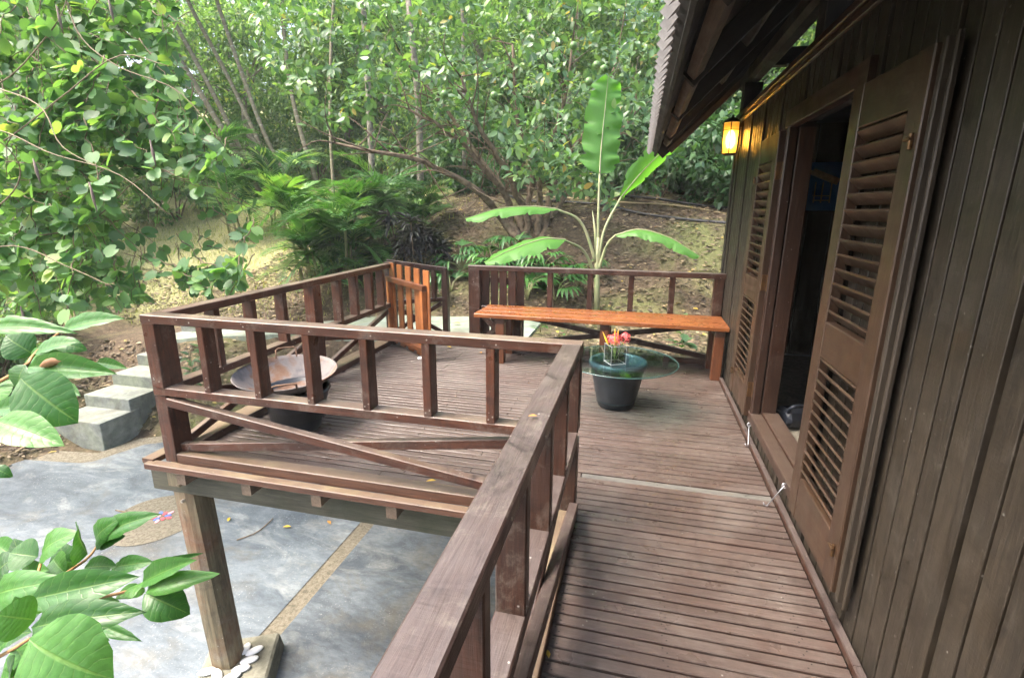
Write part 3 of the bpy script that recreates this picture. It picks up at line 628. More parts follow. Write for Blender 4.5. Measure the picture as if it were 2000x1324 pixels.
k = s_-t_-.001; mob('water', mesh('water', prismbox(-k, k, -k, k, .023, .075), [[3, 2, 1, 0], [4, 5, 6, 7], [0, 1, 5, 4], [1, 2, 6, 5], [2, 3, 7, 6], [3, 0, 4, 7]]), M['water'], VM, vz)
RED = plain('red_petal', (.75, .07, .08), .5, nz=.35, ns=60, col2=(.85, .22, .2)); STEM = plain('flower_stem', (.12, .22, .05), .5); YEL = plain('yellow_bract', (.85, .42, .03), .45, ns=20, col2=(.9, .60, .06))
def petals(c, r, n, seed):
    rs = np.random.RandomState(seed); pos, dr = [], []
    for i in range(n):
        d = nrm(rs.randn(3)+(0, 0, .35)); pos.append(np.array(c)+d*r*rs.uniform(.55, 1)); dr.append(np.cross(d, rs.randn(3))+.15*d)
    pos = np.array(pos); dr = np.array(dr); X, Y, Z = basis(dr, pos-np.array(c)); sc = rs.uniform(.010, .017, n)
    return merge(leaf_small(1, .55, .1, .2), pos, X, Y, Z, sc, rs.rand(n))
for (dx, dy, dz, r, lb) in ((.0, -.02, .185, .050, 'larger red flower cluster in the middle of the vase'), (.066, .01, .195, .042, 'smaller red flower cluster leaning to the right of the vase'), (-.035, .035, .172, .036, 'low red flower cluster at the left rim of the vase')):
    c = np.array((VX+dx, VY+dy, VZ+dz)); f = thing('red_flower', (VX, VY, VZ+.03), lb, 'flower', 'flowers in the glass vase')
    V, Fc, UV, rr = petals(c, r, 190, int(1000*r+100*dx+7)); mob('bloom', mesh('bloom', V-np.array((VX, VY, VZ+.03)), Fc, UV, rr), RED, Matrix.Translation((VX, VY, VZ+.03)), f)
    tubepart('stem', [(spline([(VX+dx*.1, VY+dy*.1, VZ+.03), (VX+dx*.5, VY+dy*.5, VZ+.11), c], 6), .0025, 5)], STEM, f)
for (dx, dy, hgt, lb) in ((-.10, -.0, .235, 'yellow-orange spiky bract leaning left out of the vase'), (-.012, .0, .265, 'upright yellow bract at the centre of the vase'), (.012, .01, .255, 'second yellow bract just right of the upright one')):
    a_ = np.array((VX+dx*.12, VY, VZ+.05)); b_ = np.array((VX+dx, VY+dy, VZ+hgt)); f = thing('yellow_flower', a_, lb, 'flower', 'flowers in the glass vase')
    tubepart('bract', [(a_+(b_-a_)*np.linspace(.45, 1, 7)[:, None], [.005, .007, .0075, .007, .005, .003, .0006], 6)], YEL, f); tubepart('stem', [(a_+(b_-a_)*np.linspace(0, .46, 4)[:, None], .003, 5)], STEM, f)
# ------------------------------------------------------------------ wok on its pot
m, t, bs = newmat('rusty_iron'); tc = N(t, 'ShaderNodeTexCoord'); n1 = noise(t, tc.outputs['Object'], 4.5, 7, .65, .5)
sz = N(t, 'ShaderNodeSeparateXYZ'); t.links.new(tc.outputs['Object'], sz.inputs[0])
c_ = ramp(t, n1, [(.34, (.09, .086, .088)), (.48, (.165, .145, .135)), (.58, (.15, .080, .045)), (.72, (.095, .045, .024))]); t.links.new(c_, bs.inputs['Base Color']); bs.inputs['Roughness'].default_value = .75; M['iron'] = m
M['rust'] = plain('rusty_handle', (.20, .11, .06), .8, ns=20, col2=(.12, .07, .045))
wp = mob('pot_stand', mesh('pot_stand', *lathe([(0, .001), (.125, .001), (.145, .018), (.165, .10), (.215, .27), (.228, .285), (.226, .30), (.20, .30), (.18, .1), (0, .06)], 44), smooth=True), M['potdark'], Matrix.Translation((-3.29, 2.83, 0)))
tag(wp, 'black glazed pot holding up the rusty wok', 'pot')
Rw = .335; prof = [(0, -.145)]+[(Rw*math.sin(a_)/math.sin(1.0), -.145*(math.cos(a_)-math.cos(1.0))/(1-math.cos(1.0))) for a_ in np.linspace(.12, 1.0, 12)]
prof = prof+[(Rw+.004, .006), (Rw-.004, .007)]+[(r-.004 if r > .01 else r, z+.006) for r, z in prof[::-1][0:]][1:]
WMx = Matrix.Translation((-3.385, 2.87, .39)) @ Matrix.Rotation(math.radians(4), 4, Vector((.93, .36, 0)))
wk = thing('wok', (-3.37, 2.87, .27), 'large rusty iron wok tilted on the black pot', 'wok')
mob('bowl', mesh('bowl', *lathe(prof, 56), smooth=True), M['iron'], WMx, wk)
for s in (1, -1):
    hp = [(-.07, 0, 0), (-.07, .030, .025), (-.07, .048, .05), (-.05, .055, .06), (.05, .055, .06), (.07, .048, .05), (.07, .030, .025), (.07, 0, 0)]
    V, Fc = tube(hp, .0065, 7); an = -.95 if s > 0 else 2.2
    mob('handle', mesh('handle', V, Fc, smooth=True), M['rust'], WMx @ Matrix.Rotation(an-1.57+(.0), 4, 'Z') @ Matrix.Translation((0, Rw-.02, -.006)), wk)
# ------------------------------------------------------------------ house
hs = thing('timber_house', (-.2, 2.5, -.1), 'dark timber-clad house with louvred double doors and a steep shingled eave', 'house')
D0, D1, DZ0, DZ1, WT = 2.42, 3.42, .19, 1.955, 2.285          # door opening and wall top
def solid(name, x0, x1, y0, y1, z0, z1, mat, parent): return mob(name, mesh(name, prismbox(x0, x1, y0, y1, z0, z1), [[3, 2, 1, 0], [4, 5, 6, 7], [0, 1, 5, 4], [1, 2, 6, 5], [2, 3, 7, 6], [3, 0, 4, 7]]), mat, None, parent)
V, Fc = [], []
for (y0, y1, z0, z1) in ((-2.6, D0-.02, -.12, WT-.02), (D1+.02, 5.42, -.12, WT-.02), (D0-.02, D1+.02, -.12, DZ0-.03), (D0-.02, D1+.02, DZ1+.03, WT-.02)):
    b = len(V); V += prismbox(-.232, -.14, y0, y1, z0, z1); Fc += [[i+b for i in q] for q in ([3, 2, 1, 0], [4, 5, 6, 7], [0, 1, 5, 4], [1, 2, 6, 5], [2, 3, 7, 6], [3, 0, 4, 7])]
wl = mob('wall', mesh('wall', V, Fc), M['wallback'], None, hs)
y = -2.55; k = 0; rb = random.Random(11)
while y < 5.36:
    bwid = .0875 if k % 6 else .048; y1 = y+bwid
    if y < D1+.02 and y1 > D0-.02: rngs = [(-.10, DZ0-.045), (DZ1+.055, WT)]
    else: rngs = [(-.10, WT)]
    proud = .0 if k % 6 else .010
    for z0, z1 in rngs: beam('wall_board', (-.2425-proud/2+rb.uniform(-.001, .001), (y+y1)/2, z0), (-.2425-proud/2, (y+y1)/2, z1), bwid-.0095, .019+proud, M['wall'], wl, up=(1, 0, 0), c=.002)
    y = y1; k += 1
beam('corner_board', (-.245, 5.41, -.10), (-.245, 5.41, WT), .075, .045, M['wall'], hs, up=(1, 0, 0))
beam('wall_trim', (-.262, -2.6, WT+.018), (-.262, 5.45, WT+.018), .06, .040, M['frame'], hs); beam('wall_trim', (-.268, -2.6, WT-.022), (-.268, 5.45, WT-.022), .022, .034, M['frame'], hs)
# door frame, sill
fr = beam('door_frame', (-.262, D0-.075, DZ1+.05), (-.262, D1+.075, DZ1+.05), .055, .095, M['frame'], hs)
beam('jamb', (-.258, D1+.035, DZ0-.06), (-.258, D1+.035, DZ1+.002), .066, .05, M['frame'], fr, up=(1, 0, 0)); beam('jamb', (-.258, D0-.035, DZ0-.06), (-.258, D0-.035, DZ1+.002), .066, .05, M['frame'], fr, up=(1, 0, 0))
beam('jamb', (-.18, D1+.018, DZ0), (-.18, D1+.018, DZ1), .030, .09, M['frame'], fr, up=(1, 0, 0)); beam('jamb', (-.18, D0-.018, DZ0), (-.18, D0-.018, DZ1), .030, .09, M['frame'], fr, up=(1, 0, 0))
beam('architrave', (-.278, D1+.015, DZ0-.06), (-.278, D1+.015, DZ1), .018, .02, M['frame'], fr, up=(1, 0, 0))
beam('door_sill', (-.254, D0-.07, DZ0-.030), (-.254, D1+.07, DZ0-.030), .075, .058, M['frame'], hs); beam('door_sill', (-.165, D0-.02, DZ0-.012), (-.165, D1+.02, DZ0-.012), .10, .05, M['frame'], hs)
HG = plain('brass_hinge', (.15, .085, .035), .45, .7, ns=30, col2=(.08, .045, .03)); STEEL = plain('galvanised_steel', (.55, .56, .6), .35, .9)
def door_leaf(label, yh, sgn):
    """louvred leaf folded back on the wall; yh hinge edge, sgn direction of the free edge"""
    xc = -.298; th = .042; Wd = .575; z0, z1 = .150, 1.945; d = mob('door_leaf', box_mesh(.02, .02, .02), M['door'], Matrix.Translation((xc, yh+sgn*.3, .16)), hs); d['label'] = label
    st_ = .098
    for s in (st_/2, Wd-st_/2): beam('stile', (xc, yh+sgn*s, z0), (xc, yh+sgn*s, z1), st_, th, M['door'], d, up=(1, 0, 0))
    a_, b_ = yh+sgn*st_, yh+sgn*(Wd-st_)
    for q0, q1 in ((z0, .345), (.905, 1.055), (1.79, z1)): beam('door_rail', (xc, a_, (q0+q1)/2), (xc, b_, (q0+q1)/2), th-.004, q1-q0, M['door'], d)
    for q0, q1, n in ((.345, .905, 12), (1.055, 1.79, 13)):
        for i in range(n):
            z = q0+(q1-q0)*(i+.5)/n; dz = (q1-q0)/n*.46
            beam('louvre_slat', (xc, a_, z), (xc, b_, z), .010, .054, M['door'], d, up=(-.70, 0, .71), c=.002)
    beam('meeting_bead', (xc+.008, yh+sgn*(Wd+.013), z0-.02), (xc+.008, yh+sgn*(Wd+.013), z1+.01), .024, .03, M['beam'], d, up=(1, 0, 0))
    beam('meeting_bead', (xc+.018, yh+sgn*(Wd+.036), z0-.035), (xc+.018, yh+sgn*(Wd+.036), z1+.02), .018, .018, M['beam'], d, up=(1, 0, 0))
    for z in (.34, 1.05, 1.72):
        beam('hinge', (-.292, yh-sgn*.0035, z-.05), (-.292, yh-sgn*.0035, z+.05), .006, .045, HG, d, up=(1, 0, 0)); beam('hinge', (-.2865, yh-sgn*.026, z-.05), (-.2865, yh-sgn*.026, z+.05), .040, .004, HG, d, up=(1, 0, 0))
    for z in (.30, 1.69): beam('bolt', (xc-.026, yh+sgn*(Wd-.03), z-.02), (xc-.026, yh+sgn*(Wd-.03), z+.025), .012, .014, HG, d); beam('bolt', (xc-.03, yh+sgn*(Wd-.06), z+.01), (xc-.03, yh+sgn*(Wd-.02), z+.01), .010, .010, HG, d)
    return d
door_leaf('louvred door leaf folded back towards the near foreground', 2.372, -1)
door_leaf('louvred door leaf folded back on the wall below the lamp', 3.478, 1)
# inside the room
CARP = concrete('speckled_carpet', (.13, .12, .095), (.25, .23, .18), None, 25, .95, False, (.4, .38, .32))
RW = plain('room_lining', (.13, .15, .165), .8, nz=.3, ns=3)
solid('room_floor', -.115, 3.2, -.5, 5.36, .04, .10, CARP, hs); solid('light_stop_ceiling', -.14, 3.2, -.6, 5.42, WT-.02, WT+.02, RW, hs)  # unseen ceiling added to keep daylight out and the room dark
rw = solid('room_wall', -.14, 3.2, 5.36, 5.42, -.1, WT-.021, RW, hs); solid('room_wall', 3.2, 3.26, -.6, 5.42, -.1, WT-.02, RW, hs); solid('room_wall', -.14, 3.2, -.6, -.52, -.1, WT-.02, RW, hs)
for i in range(16): beam('wall_board', (-.08+.2*i, 5.352, .12), (-.08+.2*i, 5.352, 2.24), .193, .016, M['beam'], rw, up=(0, 1, 0))
PIC = plain('blue_canvas', (.04, .16, .42), .6, ns=3, col2=(.06, .24, .55)); THA = plain('painted_thatch', (.75, .62, .42), .8, ns=25, col2=(.45, .36, .22))
pc = thing('wall_picture', (.52, 5.33, 1.50), 'blue picture of a thatched hut hanging inside the dark room', 'picture')
beam('canvas', (.30, 5.33, 1.70), (.95, 5.33, 1.70), .42, .018, PIC, pc, up=(0, 1, 0)); beam('thatch', (.40, 5.316, 1.83), (.62, 5.316, 1.74), .06, .008, THA, pc, up=(0, 1, 0)); beam('thatch', (.40, 5.317, 1.83), (.33, 5.317, 1.80), .03, .006, THA, pc, up=(0, 1, 0))
for x in (.44, .50, .57): beam('hut_post', (x, 5.318, 1.56), (x, 5.318, 1.74), .010, .006, THA, pc, up=(0, 1, 0))
for z in (1.58, 1.62): beam('hut_rail', (.43, 5.318, z), (.575, 5.318, z), .008, .006, THA, pc, up=(0, 1, 0))
beam('frame', (.29, 5.328, 1.48), (.96, 5.328, 1.48), .02, .03, M['roofwood'], pc, up=(0, 1, 0))
BAG = plain('navy_nylon', (.012, .016, .026), .6, nz=.4, ns=14, bmp=.5)
bgm = mob('bag', box_mesh(.30, .17, .13, .04), BAG, Matrix.Translation((.05, 3.52, .168)) @ Matrix.Rotation(.35, 4, 'Z')); tag(bgm, 'small black bag lying on the floor just inside the door', 'bag'); bgm.modifiers.new('bevel', 'BEVEL').width = .03
tubepart('strap', [(spline([(-.06, 3.44, .20), (-.05, 3.40, .27), (.05, 3.46, .26), (.14, 3.52, .22)], 10), .012, 6)], BAG, bgm)
# roof: 45 degree eave over the walkway
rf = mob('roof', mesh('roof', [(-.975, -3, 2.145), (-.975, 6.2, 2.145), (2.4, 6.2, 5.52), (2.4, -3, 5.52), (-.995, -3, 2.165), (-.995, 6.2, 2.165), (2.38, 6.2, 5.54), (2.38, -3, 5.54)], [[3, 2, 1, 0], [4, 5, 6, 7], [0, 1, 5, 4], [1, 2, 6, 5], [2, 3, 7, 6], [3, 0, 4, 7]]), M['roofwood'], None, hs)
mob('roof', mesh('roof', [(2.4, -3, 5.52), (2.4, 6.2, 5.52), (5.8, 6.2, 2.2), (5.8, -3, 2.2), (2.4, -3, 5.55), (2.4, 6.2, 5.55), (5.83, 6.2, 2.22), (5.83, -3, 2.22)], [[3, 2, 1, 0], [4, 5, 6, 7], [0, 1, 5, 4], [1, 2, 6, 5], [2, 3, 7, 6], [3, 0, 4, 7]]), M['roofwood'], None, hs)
SH = plain('grey_weathered_shingle', (.42, .40, .38), .8, ns=14, col2=(.26, .245, .23), bmp=.4)
tm = mesh('roof_shingle', [(0, -.04, -.018), (0, .04, -.018), (-.072, 0, -.018), (0, -.04, .018), (0, .04, .018), (-.072, 0, .018), (.05, -.04, -.018), (.05, .04, -.018), (.05, -.04, .018), (.05, .04, .018)], [[0, 1, 2][::-1], [3, 4, 5], [0, 2, 5, 3][::-1], [2, 1, 4, 5][::-1], [0, 3, 8, 6][::-1], [1, 7, 9, 4][::-1], [3, 8, 9, 4][::-1], [0, 6, 7, 1], [6, 8, 9, 7][::-1]])
for i in range(76): mob('roof_shingle', tm, SH, Matrix.Translation((-1.000, -2.5+.116*i, 2.148)) @ Matrix.Rotation(-math.pi/4+.06*math.sin(i*1.9), 4, 'Y'), rf)
beam('eave_board', (-.972, -3, 2.128), (-.972, 6.19, 2.128), .055, .06, M['roofwood'], rf, up=(-.7, 0, .7))
def rz(x): return 2.145+(x+.975)
def slope(name, y, x0, x1, wd, ht, off, mat): return beam(name, (x0+off*.707, y, rz(x0)-off*.707), (x1+off*.707, y, rz(x1)-off*.707), wd, ht, mat, rf)
for yy in (5.35, 4.2, 3.05, 1.9, .75, -.4): slope('rafter', yy, -.93, 2.2, .055, .10, .055, M['roofwood'])
slope('bargeboard', 6.16, -.985, 2.2, .035, .16, .06, M['beam']); slope('bargeboard', 6.08, -.92, 2.2, .05, .06, .14, M['purlin'])
beam('fascia', (-.955, -3, 2.10), (-.955, 6.18, 2.10), .024, .09, M['roofwood'], rf, up=(.5, 0, 1))
beam('purlin', (-.855, -2.8, 2.185), (-.855, 6.05, 2.185), .07, .058, M['purlin'], rf, up=(-.7, 0, .7)); beam('purlin', (-.45, -2.8, 2.62), (-.45, 6.05, 2.62), .05, .06, M['beam'], rf, up=(-.7, 0, .7)); beam('purlin', (.30, -2.8, 3.34), (.30, 6.05, 3.34), .06, .08, M['beam'], rf, up=(-.7, 0, .7))
beam('wall_plate', (-.175, -2.8, 2.66), (-.175, 5.72, 2.66), .125, .14, M['beam'], hs, c=.03)
for yy in (5.38, 3.22, 1.1, -1.0): beam('roof_post', (-.175, yy, WT+.04), (-.175, yy, 2.59), .15, .15, M['roofwood'], hs, up=(0, 1, 0)); beam('tie_beam', (-.10, yy+.02, 2.80), (2.2, yy+.02, 2.80), .10, .14, M['roofwood'], hs)
for x, yy in ((-.15, 5.2), (-.15, 2.5), (-.15, .2), (2.5, 5.2), (2.5, 2.5)): log_post('house_stilt', x, yy, -1.85, -.12, .09, hs, M['under'], 8)
solid('floor_frame', -.14, 3.2, -2.5, 5.4, -.12, .03, M['wallback'], hs)
# ------------------------------------------------------------------ lamp and hooks
LX, LY, LZ = -.345, 5.16, 2.115
lp = thing('wall_lantern', (LX, LY, LZ-.17), 'small lit wall lantern glowing yellow at the far house corner', 'lamp')
BRZ = plain('dark_bronze', (.045, .032, .022), .5, .6)
m, t, bs = newmat('lit_amber_glass'); L_ = t.links; tc = N(t, 'ShaderNodeTexCoord'); sx = N(t, 'ShaderNodeSeparateXYZ'); L_.new(tc.outputs['Object'], sx.inputs[0])
bs.inputs['Base Color'].default_value = (.9, .72, .35, 1); bs.inputs['Roughness'].default_value = .35; bs.inputs['Transmission Weight'].default_value = .85; M['amber'] = m
def hexring(r, z): return [(r*math.cos(q), r*math.sin(q), z) for q in [k*math.pi/3+.3 for k in range(6)]]
def hexprism(name, r0, r1, z0, z1, mat): return mob(name, mesh(name, hexring(r0, z0)+hexring(r1, z1), [[5, 4, 3, 2, 1, 0], [6, 7, 8, 9, 10, 11]]+[[k, (k+1) % 6, (k+1) % 6+6, k+6] for k in range(6)]), mat, Matrix.Translation((LX, LY, LZ)), lp)
hexprism('base_plate', .060, .072, -.150, -.135, BRZ); hexprism('cap', .086, .040, .122, .160, BRZ); hexprism('finial', .02, .008, .160, .185, BRZ)
for k in range(6):
    q, q2 = k*math.pi/3+.3, (k+1)*math.pi/3+.3; a_ = np.array((math.cos(q), math.sin(q))); b_ = np.array((math.cos(q2), math.sin(q2))); r0, r1 = .070, .078
    pn = [(LX+a_[0]*r0, LY+a_[1]*r0, LZ-.135), (LX+b_[0]*r0, LY+b_[1]*r0, LZ-.135), (LX+b_[0]*r1, LY+b_[1]*r1, LZ+.12), (LX+a_[0]*r1, LY+a_[1]*r1, LZ+.12)]
    c_ = np.mean(pn, 0); V = [p for p in pn]+[tuple(np.array(p)+(c_-np.array(p))*.02+np.array((LX-c_[0], LY-c_[1], 0))*.05) for p in pn]
    mob('pane', mesh('pane', V, [[0, 1, 2, 3], [7, 6, 5, 4], [0, 4, 5, 1], [1, 5, 6, 2], [2, 6, 7, 3], [3, 7, 4, 0]]), M['amber'], None, lp)
    beam('glazing_bar', np.array(pn[0])*1.0, np.array(pn[3])*1.0, .009, .009, BRZ, lp); beam('glazing_bar', (LX+a_[0]*.078, LY+a_[1]*.078, LZ+.06), (LX+b_[0]*.078, LY+b_[1]*.078, LZ+.06), .006, .006, BRZ, lp)
BULB = plain('glowing_bulb', (1, .8, .4), .4, emit=(1.0, .62, .16), es=30)
V, Fc = lathe([(0, -.09), (.018, -.085), (.032, -.05), (.034, -.01), (.024, .03), (.012, .05), (0, .06)], 16); mob('bulb', mesh('bulb', V, Fc, smooth=True), BULB, Matrix.Translation((LX, LY, LZ)), lp)
beam('bracket', (LX+.05, LY, LZ+.10), (-.25, LY, LZ+.10), .03, .03, BRZ, lp); beam('bracket', (-.262, LY, LZ-.08), (-.262, LY, LZ+.13), .05, .014, BRZ, lp, up=(1, 0, 0))
pl_ = bpy.data.lights.new('lantern_glow', 'POINT'); pl_.energy = 7; pl_.color = (1, .60, .20); pl_.shadow_soft_size = .03; plo = bpy.data.objects.new('lantern_glow', pl_); put(plo, Matrix.Translation((LX, LY, LZ+.0)), lp)
for (a_, b_, lb) in (((-.296, 3.385, .125), (-.305, 3.30, -.02+.03), 'straight steel door hook hanging by the far end of the sill'), ((-.296, 2.53, .165), (-.345, 2.585, .012), 'steel door hook slanting down onto the deck near the pale board')):
    hk = thing('door_hook', a_, lb, 'hook', 'door hooks below the sill'); a_, b_ = np.array(a_), np.array(b_); dd = nrm(b_-a_)
    tubepart('rod', [(np.array([a_, a_+(b_-a_)*.5, b_-dd*.015, b_, b_+np.array((-.015, -.005, .004)), b_+np.array((-.02, -.004, .018))]), .0032, 6)], STEEL, hk)
    tubepart('eye', [([a_+.011*np.array((math.cos(q), .3*math.sin(q), math.sin(q))) for q in np.linspace(0, 6.2, 12)], .003, 6)], STEEL, hk)
dk = mob('door_stop', mesh('door_stop', *lathe([(0, .001), (.032, .001), (.034, .012), (.022, .02), (0, .021)], 20), smooth=True), PW, Matrix.Translation((-3.16, 4.60, .0))); tag(dk, 'round white stone keeping the gate on the deck boards', 'stone')
#=PART4
# ------------------------------------------------------------------ plants
def gz(x, y): return float(ground_z(x, y))
LS, LT, LB = leaf_small(), leaf_tiny(), leaf_bilobed()
CITL = leaf_grid(1, .44, 4, 1, .18, .22, 0, 1, .45)
def uvtube(name, path, rad, n, mat, parent, ring=.17):
    V, Fc = tube(path, rad, n, False); P = np.asarray(path); d = np.concatenate(([0], np.cumsum(np.linalg.norm(np.diff(P, axis=0), axis=1))))/ring
    UV = np.array([(k/n, d[i]) for i in range(len(P)) for k in range(n)]); PM = W[parent.name].translation
    me = mesh(name, V-np.array(PM), Fc, UV, None, False); me.polygons.foreach_set('use_smooth', np.ones(len(me.polygons), bool)); return mob(name, me, mat, Matrix.Translation(PM), parent)

# --- fruit tree with many stems behind the far railing
bx, by = -2.9, 8.75; bz = gz(bx, by)
ct = thing('fruit_tree', (bx, by, bz), 'dense spreading citrus tree with many slim stems behind the bench', 'tree')
rs = np.random.RandomState(21)
stems = [[(1000, 435, 9.2), (985, 380, 9.0), (940, 320, 8.6), (870, 255, 8.2), (800, 220, 7.9)], [(1030, 440, 9.2), (1010, 380, 8.9), (975, 310, 8.4), (930, 240, 8.0), (900, 150, 7.6)], [(1035, 455, 9.2), (1030, 400, 9.2), (1040, 330, 9.2), (1010, 230, 8.8), (1000, 90, 8.4)], [(1050, 455, 9.2), (1055, 400, 9.0), (1062, 320, 8.8), (1100, 220, 8.4), (1120, 80, 8.2)], [(1065, 450, 9.2), (1075, 390, 9.2), (1100, 320, 9.3), (1160, 230, 9.0), (1210, 110, 8.8)], [(990, 440, 9.1), (940, 380, 8.6), (860, 330, 8.2), (760, 300, 7.8), (660, 280, 7.6)], [(1020, 450, 9.3), (1000, 400, 9.5), (950, 330, 9.6), (860, 200, 9.5), (760, 90, 9.2)], [(1060, 455, 9.3), (1090, 400, 9.5), (1150, 330, 9.6), (1210, 260, 9.6), (1260, 200, 9.6)]]
paths = []; ends = []
for s in stems:
    P = np.array([px(*q) for q in s]); P = np.vstack(((bx+rs.uniform(-.16, .16), by+rs.uniform(-.12, .12), bz-.1), P)); C = spline(P, 16); C[2:] += rs.randn(14, 3)*.02
    paths.append((C, np.linspace(.085, .018, 16), 7)); ends.append(C)
    for i in range(6, 16, 1):
        for _ in range(2):
            d = nrm(rs.randn(3)*.8+nrm(C[min(i+1, 15)]-C[i-1])*.7+(0, 0, .25)); L = rs.uniform(.5, 1.15); q = [C[i], C[i]+d*L*.5+rs.randn(3)*.05, C[i]+d*L+np.array((0, 0, -.1))]
            Cq = spline(q, 6); paths.append((Cq, np.linspace(.014, .004, 6), 4)); ends.append(Cq)
tubepart('trunk', paths[:1], M['bark'], ct)
for p in paths[1:]:
    if p[2] == 7: tubepart('trunk', [p], M['bark'], ct)
tubepart('twigs', [p for p in paths if p[2] == 4], M['bark'], ct)
# crown as a cloud of leafy sprays over the part of space where the photograph shows it
def inpoly(u, v, poly):
    c = np.zeros(len(u), bool); j = len(poly)-1
    for i in range(len(poly)):
        xi, yi = poly[i]; xj, yj = poly[j]
        k = ((yi > v) != (yj > v)) & (u < (xj-xi)*(v-yi)/(yj-yi+1e-9)+xi); c ^= k; j = i
    return c
crown = [(470, -140), (1330, -140), (1290, 100), (1280, 210), (1215, 300), (1200, 400), (1120, 410), (1060, 350), (960, 250), (850, 240), (770, 190), (690, 250), (600, 240), (520, 130), (470, 40)]
def sprays(poly, n, d0, d1, lsize, per=8, seed=0, bias=1.0, spread=.16, box=None):
    rs = np.random.RandomState(seed); us = [p[0] for p in poly]; vs_ = [p[1] for p in poly]; out = []
    while len(out) < n:
        u = rs.uniform(min(us), max(us), 4*n); v = rs.uniform(min(vs_), max(vs_), 4*n); k = inpoly(u, v, poly)
        for a_, b_ in zip(u[k], v[k]): out.append((a_, b_, d0+(d1-d0)*rs.rand()**bias))
    cent = np.array([px(*q) for q in out[:n]]); pos, dr, up = [], [], []
    for c in cent:
        ax = nrm(rs.randn(3)+(0, -.5, .35)); ph = rs.rand()*6.28
        s = nrm(np.cross(ax, (0.2, .3, .9))); b = np.cross(ax, s)
        for k in range(per):
            q = ph+2.4*k; f = k/per; d = nrm((math.cos(q)*s+math.sin(q)*b)*(1.1-.6*f)+ax*(.25+.8*f)+(0, 0, -.12)); p = c+ax*spread*(f-.5)*1.6+d*.02
            pos.append(p); dr.append(d+rs.randn(3)*.12); up.append(ax*.8+np.array((0, 0, .7))+rs.randn(3)*.3)
    n_ = len(pos); return np.array(pos), np.array(dr), np.array(up), rs.uniform(.75, 1.2, n_)*lsize
a_ = sprays(crown, 640, 7.5, 10.2, .165, 9, 3, 1.2); b_ = sprays([(720, 300), (900, 330), (960, 260), (850, 200), (740, 190)], 20, 7.9, 8.8, .15, 7, 4)
c_ = sprays([(1000, 260), (1200, 300), (1200, 400), (1070, 380), (990, 330)], 34, 7.7, 8.8, .17, 8, 5)
pos, dr, up, sc = [np.concatenate(q) for q in zip(a_, b_, c_)]
foliage(ct, CITL, pos, dr, up, sc, M['lf_cit'], 300, seed=2)
FRU = plain('green_citrus_fruit', (.10, .20, .05), .45, nz=.3, ns=30)
fm = mesh('fruit', *lathe([(.003, -.055)]+[(.055*math.sin(q), -.055*math.cos(q)) for q in np.linspace(.3, 2.85, 8)]+[(.003, .055)], 14), smooth=True)
for u, v, d in ((1165, 128, 6.8), (1150, 160, 6.9), (1120, 90, 7), (868, 185, 6.8), (965, 187, 6.9), (1180, 135, 7.0)): mob('fruit', fm, FRU, Matrix.Translation(Vector(px(u, v, d))), ct)

# --- banana plant
BN = thing('banana_plant', (-1.6, 7.3, gz(-1.6, 7.3)), 'young banana plant with five broad leaves behind the far railing', 'plant')
PET = plain('banana_petiole', (.20, .25, .11), .5, ns=8, col2=(.28, .27, .15))
base = np.array((-1.6, 7.3, gz(-1.6, 7.3)-.05)); DB = (base-CAM) @ CF
tubepart('stem', [(np.array([base, px(1166, 560, DB), px(1166, 500, DB), px(1168, 465, DB)]), [.045, .038, .034, .03], 10), (np.array([px(1166, 540, DB), px(1163, 455, DB), px(1157, 412, DB-.05)]), [.03, .022, .004], 7)], PET, BN)
def banana_leaf(pet, rib, widths, nrm_hint, seed, fold=.25, ripple=.05, kr=7):
    rs = np.random.RandomState(seed); C = spline([px(*q) for q in rib], 46); n = len(C); Tn = np.gradient(C, axis=0); V, UV = [], []; nw = 6
    wd = np.interp(np.linspace(0, 1, n), np.linspace(0, 1, len(widths)), widths); nh = np.array(nrm_hint, float)
    ph = np.cumsum(rs.uniform(.25, .75, n)); tear = 1+.10*np.interp(np.arange(n), np.arange(0, n+4, 4), rs.randn(len(np.arange(0, n+4, 4))))+.02*rs.randn(n)
    for i in range(n):
        t_ = nrm(Tn[i]); z = nrm(nh-t_*(nh @ t_)); x = np.cross(t_, z)
        for j in range(-nw, nw+1):
            q = j/nw; hh = wd[i]*tear[i]; hh *= (.74 if (i+3*seed+(5 if j > 0 else 0)) % 13 == 0 and abs(q) > .6 else 1); rp = ripple*math.sin(ph[i]*kr/6+(2.1 if q > 0 else 0))*abs(q)**1.4
            V.append(C[i]+x*q*hh*math.cos(fold*abs(q))+z*(-fold*hh*q*q*.9+rp)+t_*abs(q)*hh*.22); UV.append((.5+q*.5, i/(n-1)))
    k = 2*nw+1; Fc = np.array([[i*k+j, i*k+j+1, (i+1)*k+j+1, (i+1)*k+j] for i in range(n-1) for j in range(2*nw)])
    me = mesh('leaf_blade', np.array(V)-base, Fc, np.array(UV), None, True); lo = mob('leaf_blade', me, M['lf_ban'], Matrix.Translation(Vector(base)), BN)
    pts = [px(*q) for q in pet]; tubepart('petiole', [(spline(pts, 12), np.linspace(.026, .014, 12), 8)], PET, BN)
    tubepart('midrib', [(C+nrm(nh)*.004, np.linspace(.013, .002, n), 5)], PET, lo)
toc = -CF
banana_leaf([(1167, 520, DB), (1168, 440, DB), (1171, 340, DB)], [(1171, 340, DB), (1174, 290, DB), (1182, 210, DB), (1188, 150, DB-.05)], [.19, .31, .28, .31, .29, .25, .21, .05], toc+np.array((.12, 0, .1)), 1, .15, .05, 9)
